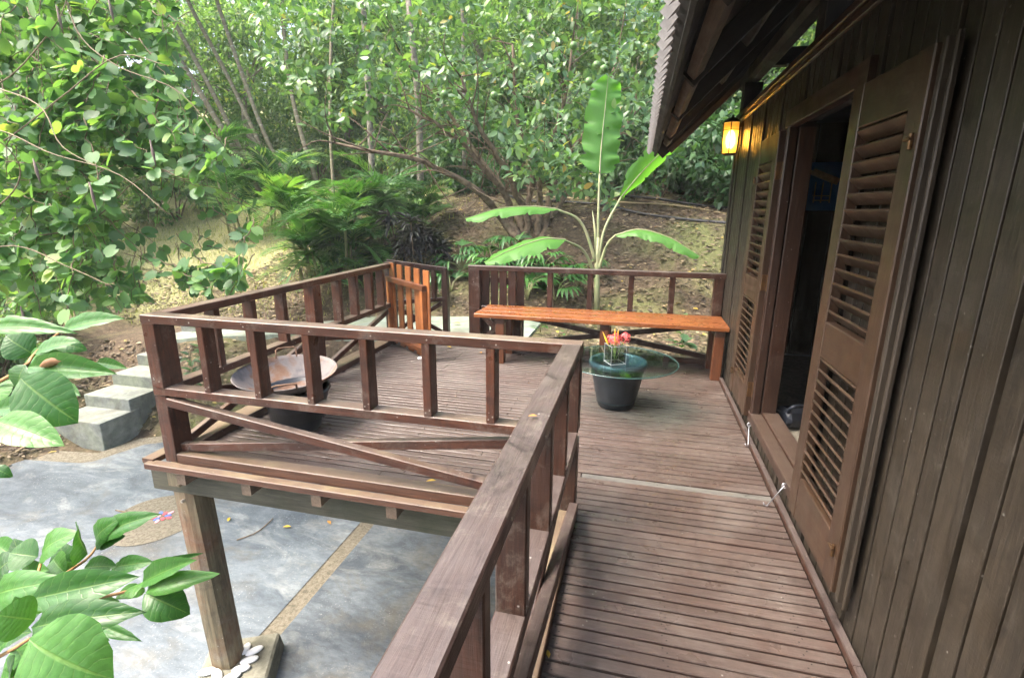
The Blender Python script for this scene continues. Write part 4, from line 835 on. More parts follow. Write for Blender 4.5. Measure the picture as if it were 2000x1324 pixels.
banana_leaf([(1167, 520, DB), (1180, 450, DB), (1213, 385, DB)], [(1213, 385, DB), (1250, 340, DB-.05), (1300, 290, DB-.15), (1375, 222, DB-.45)], [.04, .14, .19, .20, .20, .17, .04], np.array((.75, -.6, .05)), 2, .35, .02, 5)
banana_leaf([(1165, 515, DB), (1135, 435, DB-.1), (1088, 409, DB-.2)], [(1090, 409, DB-.2), (1040, 404, DB-.25), (975, 408, DB-.3), (910, 427, DB-.35)], [.03, .14, .20, .21, .20, .17, .05], np.array((0, -.25, 1.0)), 3, .45, .012, 5)
banana_leaf([(1163, 540, DB), (1140, 490, DB-.15), (1102, 469, DB-.35)], [(1104, 468, DB-.35), (1060, 468, DB-.5), (1000, 488, DB-.6), (947, 513, DB-.7)], [.05, .17, .23, .23, .21, .17, .04], np.array((-.1, -.45, .9)), 4, .3, .012, 6)
banana_leaf([(1168, 530, DB), (1185, 480, DB-.1), (1202, 460, DB-.2)], [(1202, 460, DB-.2), (1250, 449, DB-.3), (1310, 466, DB-.4), (1365, 500, DB-.5)], [.04, .13, .18, .20, .19, .17, .05], np.array((.1, -.2, 1.0)), 5, .45, .014, 6)

# --- palms
def frond_mesh(L, nl, ll, droop, seed, vfold=.5, wid=.035):
    rs = np.random.RandomState(seed); s = np.linspace(0, 1, 12); C = np.stack((.06*L*np.sin(s*2+seed), L*(s-.15*droop*s*s), L*(.35*s-droop*s*s*.85)), -1)
    tv, tf = tube(C, np.linspace(.014, .003, 12)*L, 5); V = [tv]; Fc = [q for q in tf]; UV = [np.zeros((len(tv), 2))]; r = [np.full(len(tv), .5)]; o = len(tv)
    for i in range(nl):
        f = .18+.82*(i+.5)/nl; k = f*11; a_ = min(int(k), 10); p = C[a_]+(C[a_+1]-C[a_])*(k-a_); t_ = nrm(C[a_+1]-C[a_]); side = nrm(np.cross(t_, (0, 0, 1))); upv = np.cross(side, t_); ln = ll*L*(math.sin(math.pi*(.12+.86*f))**.6)*rs.uniform(.9, 1.08)
        for sg in (1, -1):
            d = nrm(side*sg*(1.0-.35*f)+t_*(.45+.55*f)+upv*vfold*rs.uniform(.7, 1.2)); w_ = wid*L*.5; q = np.cross(d, upv); q = nrm(q); tip = p+d*ln+np.array((0, 0, -.28*ln)); m1 = p+d*ln*.5+np.array((0, 0, -.03*ln))
            V.append(np.array([p, m1-q*w_, m1+q*w_, tip])); Fc += [[o, o+1, o+2], [o+1, o+3, o+2]]; UV.append(np.array([(.5, 0), (0, .5), (1, .5), (.5, 1)])); r.append(np.full(4, rs.rand()*.25)); o += 4
    return mesh('frond', np.concatenate(V), Fc, np.concatenate(UV), np.concatenate(r), False)
FR = [frond_mesh(1, 19, .44, .6, 1, .45, .042), frond_mesh(1, 18, .47, .85, 2, .4, .044), frond_mesh(1, 20, .42, .4, 3, .5, .040), frond_mesh(1, 17, .48, 1.1, 4, .35, .046)]
for f_ in FR: f_.materials.append(M['lf_palm'])
PSTEM = plain('palm_cane', (.16, .20, .07), .5, ns=9, col2=(.26, .24, .12))
def palm_clump(x, y, n, h0, h1, L0, L1, label, seed, rad=.7, group=None):
    rs = np.random.RandomState(seed); z = gz(x, y); t = thing('palm_clump', (x, y, z), label, 'palm', group); canes = []
    for i in range(n):
        a_ = rs.rand()*6.28; r_ = rad*math.sqrt(rs.rand()); b = np.array((x+r_*math.cos(a_), y+r_*math.sin(a_), z)); h = h0+(h1-h0)*rs.rand()**1.4; top = b+np.array((.25*r_*math.cos(a_), .25*r_*math.sin(a_), h)); canes.append((np.array([b-(0, 0, .1), (b+top)/2, top]), [.03, .026, .018], 6))
        for k in range(rs.randint(4, 7)):
            q = rs.rand()*6.28; d = np.array((math.cos(q), math.sin(q), rs.uniform(.0, 1.5))); s = rs.uniform(L0, L1); mob('frond', FR[rs.randint(4)], None, frame(d, (0, 0, 1), top-np.array((0, 0, .05)), s), t)
    tubepart('canes', canes, PSTEM, t); return t
palm_clump(-6.55, 8.7, 28, .02, 1.5, .8, 1.2, 'bushy feather palm clump beyond the gate, with yellowing lower fronds', 5, .75)
palm_clump(-5.75, 9.9, 6, .1, .6, .6, .9, 'smaller feather palm clump to the right of the bushy one', 9, .5)
palm_clump(-10.6, 11.5, 9, .5, 2.0, 1.0, 1.5, 'feather palm clump half hidden behind the vine at the left', 12, .8)
def hit(u, v, far=24.0):
    d = CF*F_PX+CR*(u-1000)-CU*(v-662)
    for q in np.linspace(6.5, far, 300):
        p = CAM+d*q/F_PX
        if p[2] < gz(p[0], p[1]): return p, q
    return CAM+d*far/F_PX, far
def palm_tree(b, tops, rad, label, crown=True, seed=0):
    rs = np.random.RandomState(seed); p0, d0 = hit(tops[0][0], tops[0][1]); d0 = min(d0, 13.0); p0 = px(tops[0][0], tops[0][1], d0); dd = d0-tops[0][2]
    P = np.array([px(u, v, d+dd) for u, v, d in tops]); x, y = P[0][0], P[0][1]; z = gz(x, y); t = thing('leaning_palm', (x, y, min(z, P[0][2])), label, 'palm', 'slim ringed palm trunks at the left')
    P[0] += nrm(P[0]-P[1])*.25; C = spline(P, 22); uvtube('trunk', C, np.linspace(rad, rad*.8, 22)*d0/13.5, 9, M['palmtrunk'], t)
    if crown:
        for k in range(9): q = k*.7+rs.rand(); mob('frond', FR[rs.randint(4)], None, frame((math.cos(q), math.sin(q), rs.uniform(.1, .8)), (0, 0, 1), C[-1], rs.uniform(1.5, 2.1)), t)
PT = [([(500, 362, 10.0), (390, 180, 9.6), (279, 0, 9.2), (200, -130, 9.0)], .072, 'thickest of the slim palm trunks, leaning left past the vine edge'), ([(486, 330, 11.2), (420, 190, 11), (321, 8, 10.6), (260, -110, 10.4)], .060, 'palm trunk leaning left just right of the thickest one'),
      ([(566, 362, 10.2), (520, 270, 10.1), (479, 162, 10), (423, 0, 9.9), (390, -120, 9.8)], .058, 'pale ringed palm trunk rising left of the feather palm clump'), ([(657, 470, 9.6), (650, 350, 9.5), (645, 226, 9.4), (648, 60, 9.3), (660, -90, 9.3)], .046, 'thin upright palm trunk standing in the feather palm clump'),
      ([(520, 310, 12.5), (450, 160, 12.4), (372, 12, 12.2), (330, -90, 12.1)], .055, 'far palm trunk leaning left, third across the top'), ([(410, 268, 12.0), (340, 166, 11.8), (250, 30, 11.6), (180, -90, 11.4)], .060, 'palm trunk half hidden among the vine leaves'), ([(612, 335, 12), (585, 250, 12), (560, 120, 12), (545, -80, 12)], .06, 'distant straight palm trunk behind the pale ringed one')]
for i, (tp, r, lb) in enumerate(PT): palm_tree(None, tp, r, lb, True, i)

# --- dark rosette shrub, strap-leaved plants, seedlings
def rosette(t, c, n, L, mat, seed, flat=.6):
    rs = np.random.RandomState(seed); q = rs.rand(n)*6.28; e = rs.uniform(-.5, 1.2, n); d = np.stack((np.cos(q), np.sin(q), e), -1); return np.tile(c, (n, 1)), d, np.tile((0, 0, 1.), (n, 1))+rs.randn(n, 3)*.1, rs.uniform(.7, 1.1, n)*L
cx_, cy_ = -4.75, 8.15; cz_ = gz(cx_, cy_); co = thing('dark_shrub', (cx_, cy_, cz_), 'dark purplish strap-leaved shrub right of the feather palm clump', 'shrub')
acc = []; cp = []; rs = np.random.RandomState(4)
for i in range(16):
    r_ = rs.uniform(0, .45); a_ = rs.rand()*6.28; hgt = rs.uniform(.35, 1.0); c = np.array((cx_+r_*math.cos(a_), cy_+r_*math.sin(a_), cz_+hgt)); cp.append((np.array([(c[0]*.6+cx_*.4, c[1]*.6+cy_*.4, cz_-.05), c]), [.015, .011], 5)); acc.append(rosette(co, c, 34, .27, None, i)); acc.append(rosette(co, c-np.array((0, 0, .15)), 20, .26, None, i+50))
pos, dr, up, sc = [np.concatenate(q) for q in zip(*acc)]; foliage(co, leaf_small(1, .20, .3, .35), pos, dr, up, sc, M['lf_cord'], 0, seed=1); tubepart('stems', cp, M['bark'], co)
def fan_mesh(nb, L, seed):
    rs = np.random.RandomState(seed); V, Fc, UV, r, o = [], [], [], [], 0
    for i in range(nb):
        a_ = (i/(nb-1)-.5)*2.1; d = np.array((math.sin(a_), math.cos(a_), 0)); n_ = 5; ln = L*(1-.18*abs(a_))*rs.uniform(.9, 1.05); w_ = .055*L; q = np.array((d[1], -d[0], 0)); dro = rs.uniform(.35, .8)
        for k in range(n_+1):
            s = k/n_; wd = w_*math.sin(math.pi*(.08+.9*s))**.7*(1 if k < n_ else .1); c = d*ln*s*(1-.25*s)+np.array((0, 0, .30*ln*s-dro*ln*s*s)); V += [c-q*wd+np.array((0, 0, .3*wd)), c, c+q*wd+np.array((0, 0, .3*wd))]; UV += [(0, s), (.5, s), (1, s)]; r += [i*.04]*3
        for k in range(n_): b = o+3*k; Fc += [[b, b+1, b+4, b+3], [b+1, b+2, b+5, b+4]]
        o += 3*(n_+1)
    me = mesh('fan_leaf', np.array(V), Fc, np.array(UV), np.array(r), True); me.materials.append(M['lf_fan']); return me
FANS = [fan_mesh(9, 1, 1), fan_mesh(11, 1, 2), fan_mesh(7, 1, 3)]
def fan_plant(u, v, y, n, L, label, seed):
    rs = np.random.RandomState(seed); p = pxa(u, v, 1, y); x = p[0]; z = gz(x, y); t = thing('strap_leaved_plant', (x, y, z), label, 'plant', 'strap-leaved plants along the bank'); tp = []
    for i in range(n):
        q = rs.rand()*6.28; h = rs.uniform(.12, .42); top = np.array((x+.22*math.cos(q), y+.22*math.sin(q), z+h)); tp.append((spline([(x, y, z-.03), (x+.08*math.cos(q), y+.08*math.sin(q), z+h*.7), top], 5), .007, 5)); mob('fan_leaf', FANS[rs.randint(3)], None, frame((math.cos(q), math.sin(q)-.25, rs.uniform(-.1, .6)), (0, 0, 1), top, L*rs.uniform(.8, 1.15)), t)
    tubepart('stalks', tp, PSTEM, t)
for i, (u, v, y, n, L, lb) in enumerate(((880, 560, 7.7, 9, .46, 'strap-leaved plant right behind the gap of the open gate'), (900, 520, 8.2, 10, .48, 'upper strap-leaved plant up the bank left of the gatepost'), (965, 540, 8.0, 9, .46, 'strap-leaved plant above the left end of the far railing'), (1030, 570, 7.5, 10, .46, 'strap-leaved plant showing through the railing left of the banana'), (1085, 560, 7.6, 9, .44, 'strap-leaved plant showing through the railing beside the banana stem'), (1060, 520, 8.1, 10, .48, 'strap-leaved plant under the lower left banana leaf'), (1130, 540, 7.9, 7, .40, 'small strap-leaved plant just left of the banana stem'), (1000, 505, 8.4, 8, .45, 'strap-leaved plant at the foot of the citrus stems'))): fan_plant(u, v, y, n, L, lb, 30+i)
def sprig(name, p, n, L, label, seed, mat, hh=.25, tmpl=None, group='small seedlings'):
    rs = np.random.RandomState(seed); t = thing(name, p, label, 'plant', group); q = rs.rand(n)*6.28; h = rs.uniform(.15, 1, n)*hh; pos = np.array(p)+np.stack((.02*np.cos(q), .02*np.sin(q), h), -1); d = np.stack((np.cos(q), np.sin(q), rs.uniform(-.1, .8, n)), -1)
    key = tmpl or CITL; k2 = (id(key), mat.name)
    if k2 not in TM: TM[k2] = mesh('leaf', key[0], key[1], key[2], None, True)
    X, Y, Z = basis(d, np.tile((0, 0, 1.), (n, 1)))
    for i in range(n): mob('leaf', TM[k2], mat, frame(d[i], (0, 0, 1), pos[i], L*rs.uniform(.7, 1.1)), t)
    tubepart('stem', [(np.array([p, np.array(p)+(0.01, 0, hh*.6), np.array(p)+(0, 0, hh)]), [.006, .004, .003], 5)], PSTEM, t)
p = pxa(1055, 660, 1, 6.35); sprig('seedling', (p[0], p[1], -.07), 7, .14, 'bright green seedling under the bench beside the path', 3, M['lf_near'], .16)
p = pxa(1105, 660, 1, 6.3); sprig('seedling', (p[0], p[1], -.07), 4, .09, 'tiny seedling under the bench, right of the brighter one', 4, M['lf_near'], .12)
p = pxa(1330, 690, 1, 5.75); sprig('seedling', (p[0], p[1], gz(p[0], p[1])), 14, .2, 'leafy dark plant under the right end of the bench', 5, M['lf_dark'], .42)
p = pxa(1290, 700, 1, 5.7); sprig('seedling', (p[0], p[1], gz(p[0], p[1])), 9, .16, 'low dark plant in front of the bench brace', 6, M['lf_dark'], .22)
p = pxa(370, 690, 1, 5.9); sprig('sapling', (p[0], p[1], gz(p[0], p[1])), 26, .17, 'leafy sapling showing between the front railing posts at the left', 7, M['lf_dark'], .8)
p = pxa(395, 690, 1, 6.3); sprig('sapling', (p[0], p[1], gz(p[0], p[1])), 16, .15, 'thin sapling by the pale path at the left', 8, M['lf_dark'], .6)
p = pxa(690, 640, 1, 7.5); sprig('sapling', (p[0], p[1], gz(p[0], p[1])), 10, .16, 'small sapling below the feather palm clump', 9, M['lf_cit'], .5)

# --- bauhinia: hanging twigs with bilobed leaves
ba = thing('vine_tree', (-9.5, 3.4, gz(-9.5, 3.4)), 'spreading tree with two-lobed round leaves on hanging twigs at the left edge', 'tree')
rs = np.random.RandomState(17); tw = []; pos, dr, up, sc = [], [], [], []
limbs = [[(-120, 330, 4.6), (0, 280, 4.3), (120, 190, 4.0), (230, 110, 3.9), (330, 130, 3.8)], [(-120, 180, 4.6), (0, 163, 4.3), (100, 60, 4.2), (130, 0, 4.2), (150, -80, 4.2)], [(-120, 150, 4.4), (0, 175, 4.0), (80, 210, 3.8), (120, 285, 3.7), (200, 330, 3.6)], [(-120, 240, 4.4), (0, 255, 4.2), (100, 300, 4.0), (230, 340, 3.9), (330, 420, 3.8)], [(-120, 470, 4.2), (0, 400, 4.0), (40, 340, 3.9), (10, 285, 3.8), (-60, 250, 3.7)], [(110, -80, 4.4), (150, 60, 4.3), (230, 130, 4.2), (350, 180, 4.1), (440, 290, 4.1)], [(-60, -60, 5), (70, 60, 4.8), (190, 210, 4.6), (300, 330, 4.5), (430, 370, 4.5)], [(-120, 430, 5), (60, 460, 4.8), (180, 430, 4.6), (270, 350, 4.5), (360, 330, 4.4)], [(-120, 520, 4.4), (20, 480, 4.2), (130, 520, 4.1), (220, 560, 4.0)], [(60, -80, 5), (160, 90, 4.8), (260, 180, 4.7), (330, 200, 4.6)]]
LC = []
for i, l in enumerate(limbs): C = spline([px(*q) for q in l], 18); LC.append(C); tw.append((C, np.linspace(.007, .003, 18), 6))
tubepart('trunk', [(spline([(-9.5, 3.4, gz(-9.5, 3.4)-.1), (-8.6, 3.3, 1.2), (-7.2, 3.0, 2.4), px(-120, 330, 4.6)], 14), np.linspace(.16, .03, 14), 9)], M['graybark'], ba)
tubepart('trunk', [(spline([(-9.5, 3.4, gz(-9.5, 3.4)-.1), (-8.9, 3.5, 2.2), (-7.4, 3.6, 3.4), px(-60, -60, 5)], 14), np.linspace(.16, .03, 14), 9)], M['graybark'], ba)
vine = [(-60, -120), (330, -120), (345, 100), (370, 190), (420, 280), (500, 400), (500, 470), (470, 560), (400, 570), (330, 545), (250, 600), (-60, 620)]
keep = lambda u, v: not (215 < u < 480 and 335 < v < 520 and rs.rand() < .72)
cnt = 0
while cnt < 640:
    u = rs.uniform(-60, 500); v = rs.uniform(-120, 600)
    if not inpoly(np.array([u]), np.array([v]), vine)[0] or not keep(u, v): continue
    cnt += 1; d = rs.uniform(4.2, 7.0); L = rs.uniform(50, 170); a_ = rs.uniform(.1, 1.5); du, dv = L*math.cos(a_)*rs.choice((1, 1, -.6)), L*math.sin(a_)
    C = spline([px(u-du*.5, v-dv*.5-12, d+.1), px(u, v-8, d), px(u+du*.5, v+dv*.5, d-.1)], 10); C += rs.randn(*C.shape)*.012; tw.append((C, np.linspace(.006, .0022, 10), 4))
    for k in range(int(6+L/16)):
        f = rs.rand(); i = min(int(f*9), 8); p = C[i]+(C[i+1]-C[i])*(f*9-i); uu, vv, _ = proj(p)
        if not inpoly(np.array([uu]), np.array([vv]), vine)[0] or not keep(uu, vv): continue
        sd_ = nrm(rs.randn(3)+(0, 0, -.35)); pos.append(p+sd_*.02); dr.append(sd_+nrm(C[-1]-C[0])*.4); up.append(np.array((-.2, -.55, .8))+rs.randn(3)*.42); sc.append(rs.uniform(.075, .140))
foliage(ba, LB, np.array(pos), np.array(dr), np.array(up), np.array(sc), M['lf_bau'], 300, seed=5)
for p in tw[:len(limbs)]: tubepart('branch', [p], M['twig'], ba)
tubepart('twigs', tw[len(limbs):], M['twig'], ba)
POD = plain('brown_seed_pod', (.20, .15, .12), .7, nz=.4, ns=20)
for u, v, d, L in ((297, 300, 4.0, .20), (180, 385, 3.9, .22), (70, 335, 3.8, .18), (115, 40, 4.2, .22), (42, 640, 4.6, .2), (45, 620, 4.4, .2), (215, 20, 4.2, .2)):
    c = px(u, v, d); tubepart('seed_pod', [(np.array([c+(0, 0, L*.5), c+(.01, 0, 0), c+(.02, 0, -L*.5)]), [.004, .012, .002], 6)], POD, ba)

# --- broad-leaved tree close to the viewer at the left
fg = thing('broad_leaved_tree', (-3.3, .2, -1.8), 'glossy broad-leaved sapling reaching in close at the lower left corner', 'tree')
FT = [leaf_grid(1, 1, 12, 3, dp, .22, rp, 4, .46, seed=sd_, curl=cu) for dp, rp, sd_, cu in ((.22, .012, 1, .1), (.38, .018, 2, .15), (.12, .010, 3, .05), (.5, .016, 4, .2))]
FM = [mesh('leaf', *q, None, True) for q in FT]
for q in FM: q.materials.append(M['lf_near'])
rs = np.random.RandomState(8)
FL = [(57, 1247, 220, 1338, 122, .80), (60, 1170, 272, 1124, 50, .95), (62, 1226, 273, 1190, 52, .90), (206, 1047, 297, 1000, 32, 1.25), (171, 1081, 147, 1026, 54, 1.2), (83, 1086, 133, 1036, 44, 1.2), (74, 1087, 14, 1078, 44, 1.2), (192, 1060, 214, 1014, 38, 1.25), (192, 1067, 237, 1045, 20, 1.22), (278, 1137, 381, 1091, 32, 1.15), (280, 1131, 396, 1077, 16, 1.2), (286, 1155, 418, 1116, 28, 1.1), (283, 1159, 371, 1199, 50, 1.1), (276, 1138, 253, 1162, 28, 1.15), (283, 1150, 226, 1163, 26, 1.18), (177, 1211, 266, 1250, 20, 1.05), (185, 1235, 214, 1251, 14, 1.1), (225, 1107, 300, 1096, 24, 1.2), (165, 1108, 228, 1104, 28, 1.22), (104, 1091, 128, 1121, 36, 1.25), (-8, 1165, 97, 1131, 48, 1.1), (-8, 1125, 26, 1084, 46, 1.2), (68, 1210, -12, 1200, 58, .85), (82, 1196, 26, 1166, 38, 1.0), (-22, 1292, 18, 1245, 44, .9), (40, 1332, 8, 1286, 44, .95), (30, 1260, 70, 1310, 46, 1.0), (-10, 1250, 60, 1232, 44, 1.05), (130, 1180, 60, 1150, 40, 1.15), (150, 1160, 200, 1120, 40, 1.15), (40, 1130, 90, 1110, 36, 1.25), (100, 1140, 150, 1100, 34, 1.25), (90, 1230, 160, 1260, 40, 1.1), (20, 1215, 90, 1180, 40, 1.15), (120, 1215, 178, 1235, 30, 1.15), (0, 1330, 70, 1300, 60, 1.0), (100, 1330, 140, 1280, 40, 1.05),
      (118, 648, 242, 616, 29, 1.15), (-34, 648, 134, 637, 28, 1.0), (150, 1200, 230, 1172, 44, 1.22), (30, 1150, -30, 1110, 44, 1.28), (110, 1165, 190, 1150, 36, 1.25), (-20, 1190, 40, 1150, 40, 1.3), (140, 1110, 110, 1060, 40, 1.3), (60, 1105, 20, 1050, 30, 1.3), (215, 1130, 262, 1100, 26, 1.28), (20, 1320, 100, 1345, 60, .95), (170, 1255, 120, 1300, 44, 1.2), (-10, 1060, 40, 1095, 34, 1.35), (65, 692, 3, 652, 46, 1.15), (68, 690, 154, 663, 28, 1.1), (110, 670, 167, 681, 24, 1.2), (55, 716, 228, 728, 38, 1.05), (188, 708, 249, 719, 16, 1.15), (50, 712, 30, 768, 44, 1.05), (40, 738, 154, 830, 80, .95), (-14, 802, 86, 790, 30, 1.0), (-10, 822, 126, 868, 50, .9), (58, 702, 122, 690, 28, 1.15), (128, 757, 156, 772, 18, 1.3), (-12, 912, 23, 931, 18, 1.0), (8, 745, -6, 790, 40, 1.1), (70, 720, 118, 748, 22, 1.2)]
for i, (bu, bv, tu, tv_, wpx, dep) in enumerate(FL):
    a_ = px(bu, bv, dep); b_ = px(tu, tv_, dep*rs.uniform(.92, 1.0)); L = np.linalg.norm(b_-a_); wd = wpx/F_PX*dep*1.38; k = rs.randint(4)
    n_ = nrm(-CF*.9+np.array((-.10, -.1, .75))+rs.randn(3)*.12); y_ = nrm(b_-a_); z_ = nrm(n_-y_*(n_ @ y_)); x_ = np.cross(y_, z_)
    a2 = a_+z_*.0; tipz = FT[k][0][:, 2][-4]; y_ = nrm(b_-a_-z_*(tipz*L*.8)); x_ = nrm(np.cross(y_, z_)); z_ = np.cross(x_, y_)
    lo = bpy.data.objects.new('leaf', FM[k]); put(lo, Matrix(((x_[0]*wd, y_[0]*L, z_[0]*L, a_[0]), (x_[1]*wd, y_[1]*L, z_[1]*L, a_[1]), (x_[2]*wd, y_[2]*L, z_[2]*L, a_[2]), (0, 0, 0, 1))), fg)
TWO = plain('orange_twig', (.42, .22, .08), .6, nz=.3, ns=20)
stm = [[(-90, 1330, 1.1), (20, 1270, 1.0), (57, 1247, .82)], [(-90, 1330, 1.2), (60, 1170, 1.0), (165, 1095, 1.2), (192, 1062, 1.25)], [(60, 1180, 1.05), (200, 1165, 1.12), (280, 1145, 1.13)], [(60, 1170, 1.05), (83, 1088, 1.2)], [(-90, 790, 1.1), (0, 745, 1.08), (50, 714, 1.05), (68, 690, 1.1), (115, 650, 1.15)], [(-60, 830, 1.0), (-8, 822, .92)], [(20, 1340, .9), (48, 1300, .95), (65, 1324, 1.0)]]
for s in stm: tubepart('twig', [(spline([px(*q) for q in s], 10), np.linspace(.0045, .0025, 10), 6)], TWO, fg)
tubepart('trunk', [(spline([(-3.3, .2, -1.85), (-2.9, .3, -.4), (-2.4, .45, .4), px(-90, 1330, 1.15)], 12), np.linspace(.04, .012, 12), 8), (spline([(-2.9, .3, -.4), (-2.7, .5, .6), px(-90, 790, 1.1)], 10), np.linspace(.03, .008, 10), 8)], M['graybark'], fg)
DL = plain('dead_curled_leaf', (.34, .17, .075), .65, ns=12, col2=(.20, .09, .035))
a_, b_ = px(80, 715, 1.03), px(184, 700, 1.02); tt = np.linspace(0, 1, 9); C = a_+(b_-a_)*tt[:, None]+np.outer(np.sin(tt*5)*.006, CU); dl = thing('dead_leaf', a_, 'curled brown dead leaf lying on a glossy green leaf at the left', 'leaf'); tubepart('curl', [(C, [.003, .009, .0095, .008, .0085, .007, .006, .004, .0006], 8)], DL, dl)
V = np.array([C[4]+CU*.002, C[8]+CR*.004, px(172, 722, 1.02), px(140, 720, 1.02)])-a_; mob('flap', mesh('flap', V, [[0, 1, 2, 3]]), DL, Matrix.Translation(Vector(a_)), dl).modifiers.new('solid', 'SOLIDIFY').thickness = .001

# --- forest behind
def crown_mesh(n, rx, rz_, ls, seed, clumps=60, tmpl=LT):
    rs = np.random.RandomState(seed); pos, dr, up = [], [], []
    for c in range(clumps):
        d = nrm(rs.randn(3)); r = rs.uniform(.45, 1.0)**.6; cc = d*r*np.array((rx, rx, rz_)); cr = rs.uniform(.18, .36)*rx
        for k in range(n//clumps):
            e = nrm(rs.randn(3)); pos.append(cc+e*cr*rs.rand()**.45*np.array((1, 1, .7))); dr.append(e*.6+rs.randn(3)*.5+(0, 0, -.3)); up.append(np.array((0, 0, 1.))+e*.5+rs.randn(3)*.35)
    pos = np.array(pos); X, Y, Z = basis(np.array(dr), np.array(up)); sc = rs.uniform(.7, 1.25, len(pos))*ls; V, Fc, UV, r = merge(tmpl, pos, X, Y, Z, sc, rs.rand(len(pos)))
    return mesh('crown', V, Fc, UV, r, True)
CM = [crown_mesh(5600, 1.9, 2.0, .15, 1, 50), crown_mesh(5600, 2.1, 1.7, .13, 2, 56), crown_mesh(4800, 1.7, 2.5, .17, 3, 42)]
for q in CM: q.materials.append(M['lf_for'])
BM = [crown_mesh(2600, .95, .7, .15, 11, 36), crown_mesh(2600, .85, .95, .18, 12, 30)]
for q in BM: q.materials.append(M['lf_dark'])
BM_LIT = [crown_mesh(2200, .95, .7, .15, 13, 30), crown_mesh(2200, .85, .95, .18, 14, 28)]
for q in BM_LIT: q.materials.append(M['lf_for'])  # paler leaves for the left shrubs, the light there put into the colour
def trunk_mesh(seed, H):
    rs = np.random.RandomState(seed); C = spline([(0, 0, -.3), (.1*rs.randn(), .1*rs.randn(), H*.4), (.3*rs.randn(), .2*rs.randn(), H*.75), (0, 0, H+.6)], 12); P = [(C, np.linspace(.13, .05, 12), 7)]
    for k in range(7): i = rs.randint(5, 11); d = nrm(rs.randn(3)+(0, 0, .5)); P.append((np.array([C[i], C[i]+d*.7, C[i]+d*1.5+(0, 0, .2)]), [.035, .025, .01], 5))
    V, Fc = tubes(P); me = mesh('trunk', V, Fc, None, None, False); me.materials.append(M['graybark']); return me
TMs = [trunk_mesh(i, 3.2) for i in range(3)]
rs = np.random.RandomState(33)
spots = [(-16.5, 12.2, 0, 1.3), (-14.5, 16.5, 1, 1.35), (-12, 18.5, 2, 1.5), (-10.0, 17.6, 0, 1.3), (-8.3, 18.5, 1, 1.6), (-6.4, 15.6, 2, 1.35), (-4.4, 17.8, 0, 1.6), (-3.0, 14.8, 1, 1.25), (-1.0, 16.2, 2, 1.45), (.9, 14.2, 0, 1.2), (2.6, 16.0, 1, 1.4), (-19.5, 15, 2, 1.6), (-17, 19, 0, 1.8), (-12.5, 21, 1, 1.9), (-6, 22, 2, 2.0), (0, 21, 0, 1.9), (-21.5, 9.5, 1, 1.5), (-15.5, 9.2, 2, 1.05), (5, 19, 1, 1.7), (-24, 17, 0, 2.0), (-16, 24, 2, 2.4), (-10, 26, 0, 2.5), (-4, 26, 1, 2.6), (2, 25, 2, 2.4), (-22, 23, 1, 2.5)]
side = ['far left', 'left', 'middle', 'right']
words_ = ['first', 'second', 'third', 'fourth', 'fifth', 'sixth', 'seventh', 'eighth', 'ninth', 'tenth', 'eleventh', 'twelfth', 'thirteenth', 'fourteenth', 'fifteenth', 'sixteenth', 'seventeenth', 'eighteenth', 'nineteenth', 'twentieth', 'twenty-first', 'twenty-second', 'twenty-third', 'twenty-fourth', 'twenty-fifth']
order = {q: i for i, q in enumerate(sorted(range(len(spots)), key=lambda i: proj((spots[i][0], spots[i][1], 3))[0]))}
for i, (x, y, k, s) in enumerate(spots):
    z = gz(x, y); t = thing('forest_tree', (x, y, z), 'light green forest tree on the hill, %s from the left' % words_[order[i]], 'tree', 'forest trees on the hill'); R_ = Matrix.Rotation(rs.rand()*6.28, 4, 'Z')
    hh = 3.2*s*rs.uniform(.75, 1.05); Mx = Matrix.Translation((x, y, z)) @ R_
    mob('trunk', TMs[k], None, Mx @ Matrix.Diagonal((s, s, hh/3.2, 1)), t); mob('crown', CM[k], None, Mx @ Matrix.Translation((0, 0, hh+.4*s)) @ Matrix.Scale(s, 4), t)
    mob('crown', CM[(k+1) % 3], None, Mx @ Matrix.Translation((rs.uniform(-.8, .8), rs.uniform(-.6, .6), hh*.45+.3)) @ Matrix.Scale(s*.72, 4), t)
bsp = [(-.7, 11.2, 0, 1.0), (.4, 10.9, 1, 1.1), (1.3, 11.6, 0, 1.2), (-1.9, 12.1, 1, 1.1), (.0, 12.6, 1, 1.4), (-3.4, 13.2, 0, 1.3), (-5.2, 13.0, 1, 1.2), (-7.2, 14.8, 0, 1.2), (-4.2, 11.9, 0, .7), (-6.3, 11.2, 1, .8), (-9.6, 16.4, 1, 1.2), (-12.6, 17.2, 0, 1.3), (-15.5, 16, 1, 1.2), (-15.2, 13.4, 0, 1.4), (-12.4, 7.2, 1, .8), (-11.2, 6.1, 0, .75), (-10.3, 5.2, 1, .6), (-13.6, 8.6, 0, 1.0), (-10.9, 4.2, 0, .8), (1.6, 13.4, 1, 1.5), (-17.5, 11, 0, 1.3), (-1.1, 13.8, 0, 1.5), (-11.8, 5.2, 1, .9)]
order = {q: i for i, q in enumerate(sorted(range(len(bsp)), key=lambda i: proj((bsp[i][0], bsp[i][1], 1))[0]))}
bst = mesh('stems', *tubes([(np.array([(0, 0, -.1), (.2*math.cos(q), .2*math.sin(q), .4), (.5*math.cos(q), .5*math.sin(q), .9)]), [.02, .015, .006], 5) for q in (0, 1.3, 2.4, 3.6, 5)])); bst.materials.append(M['bark'])
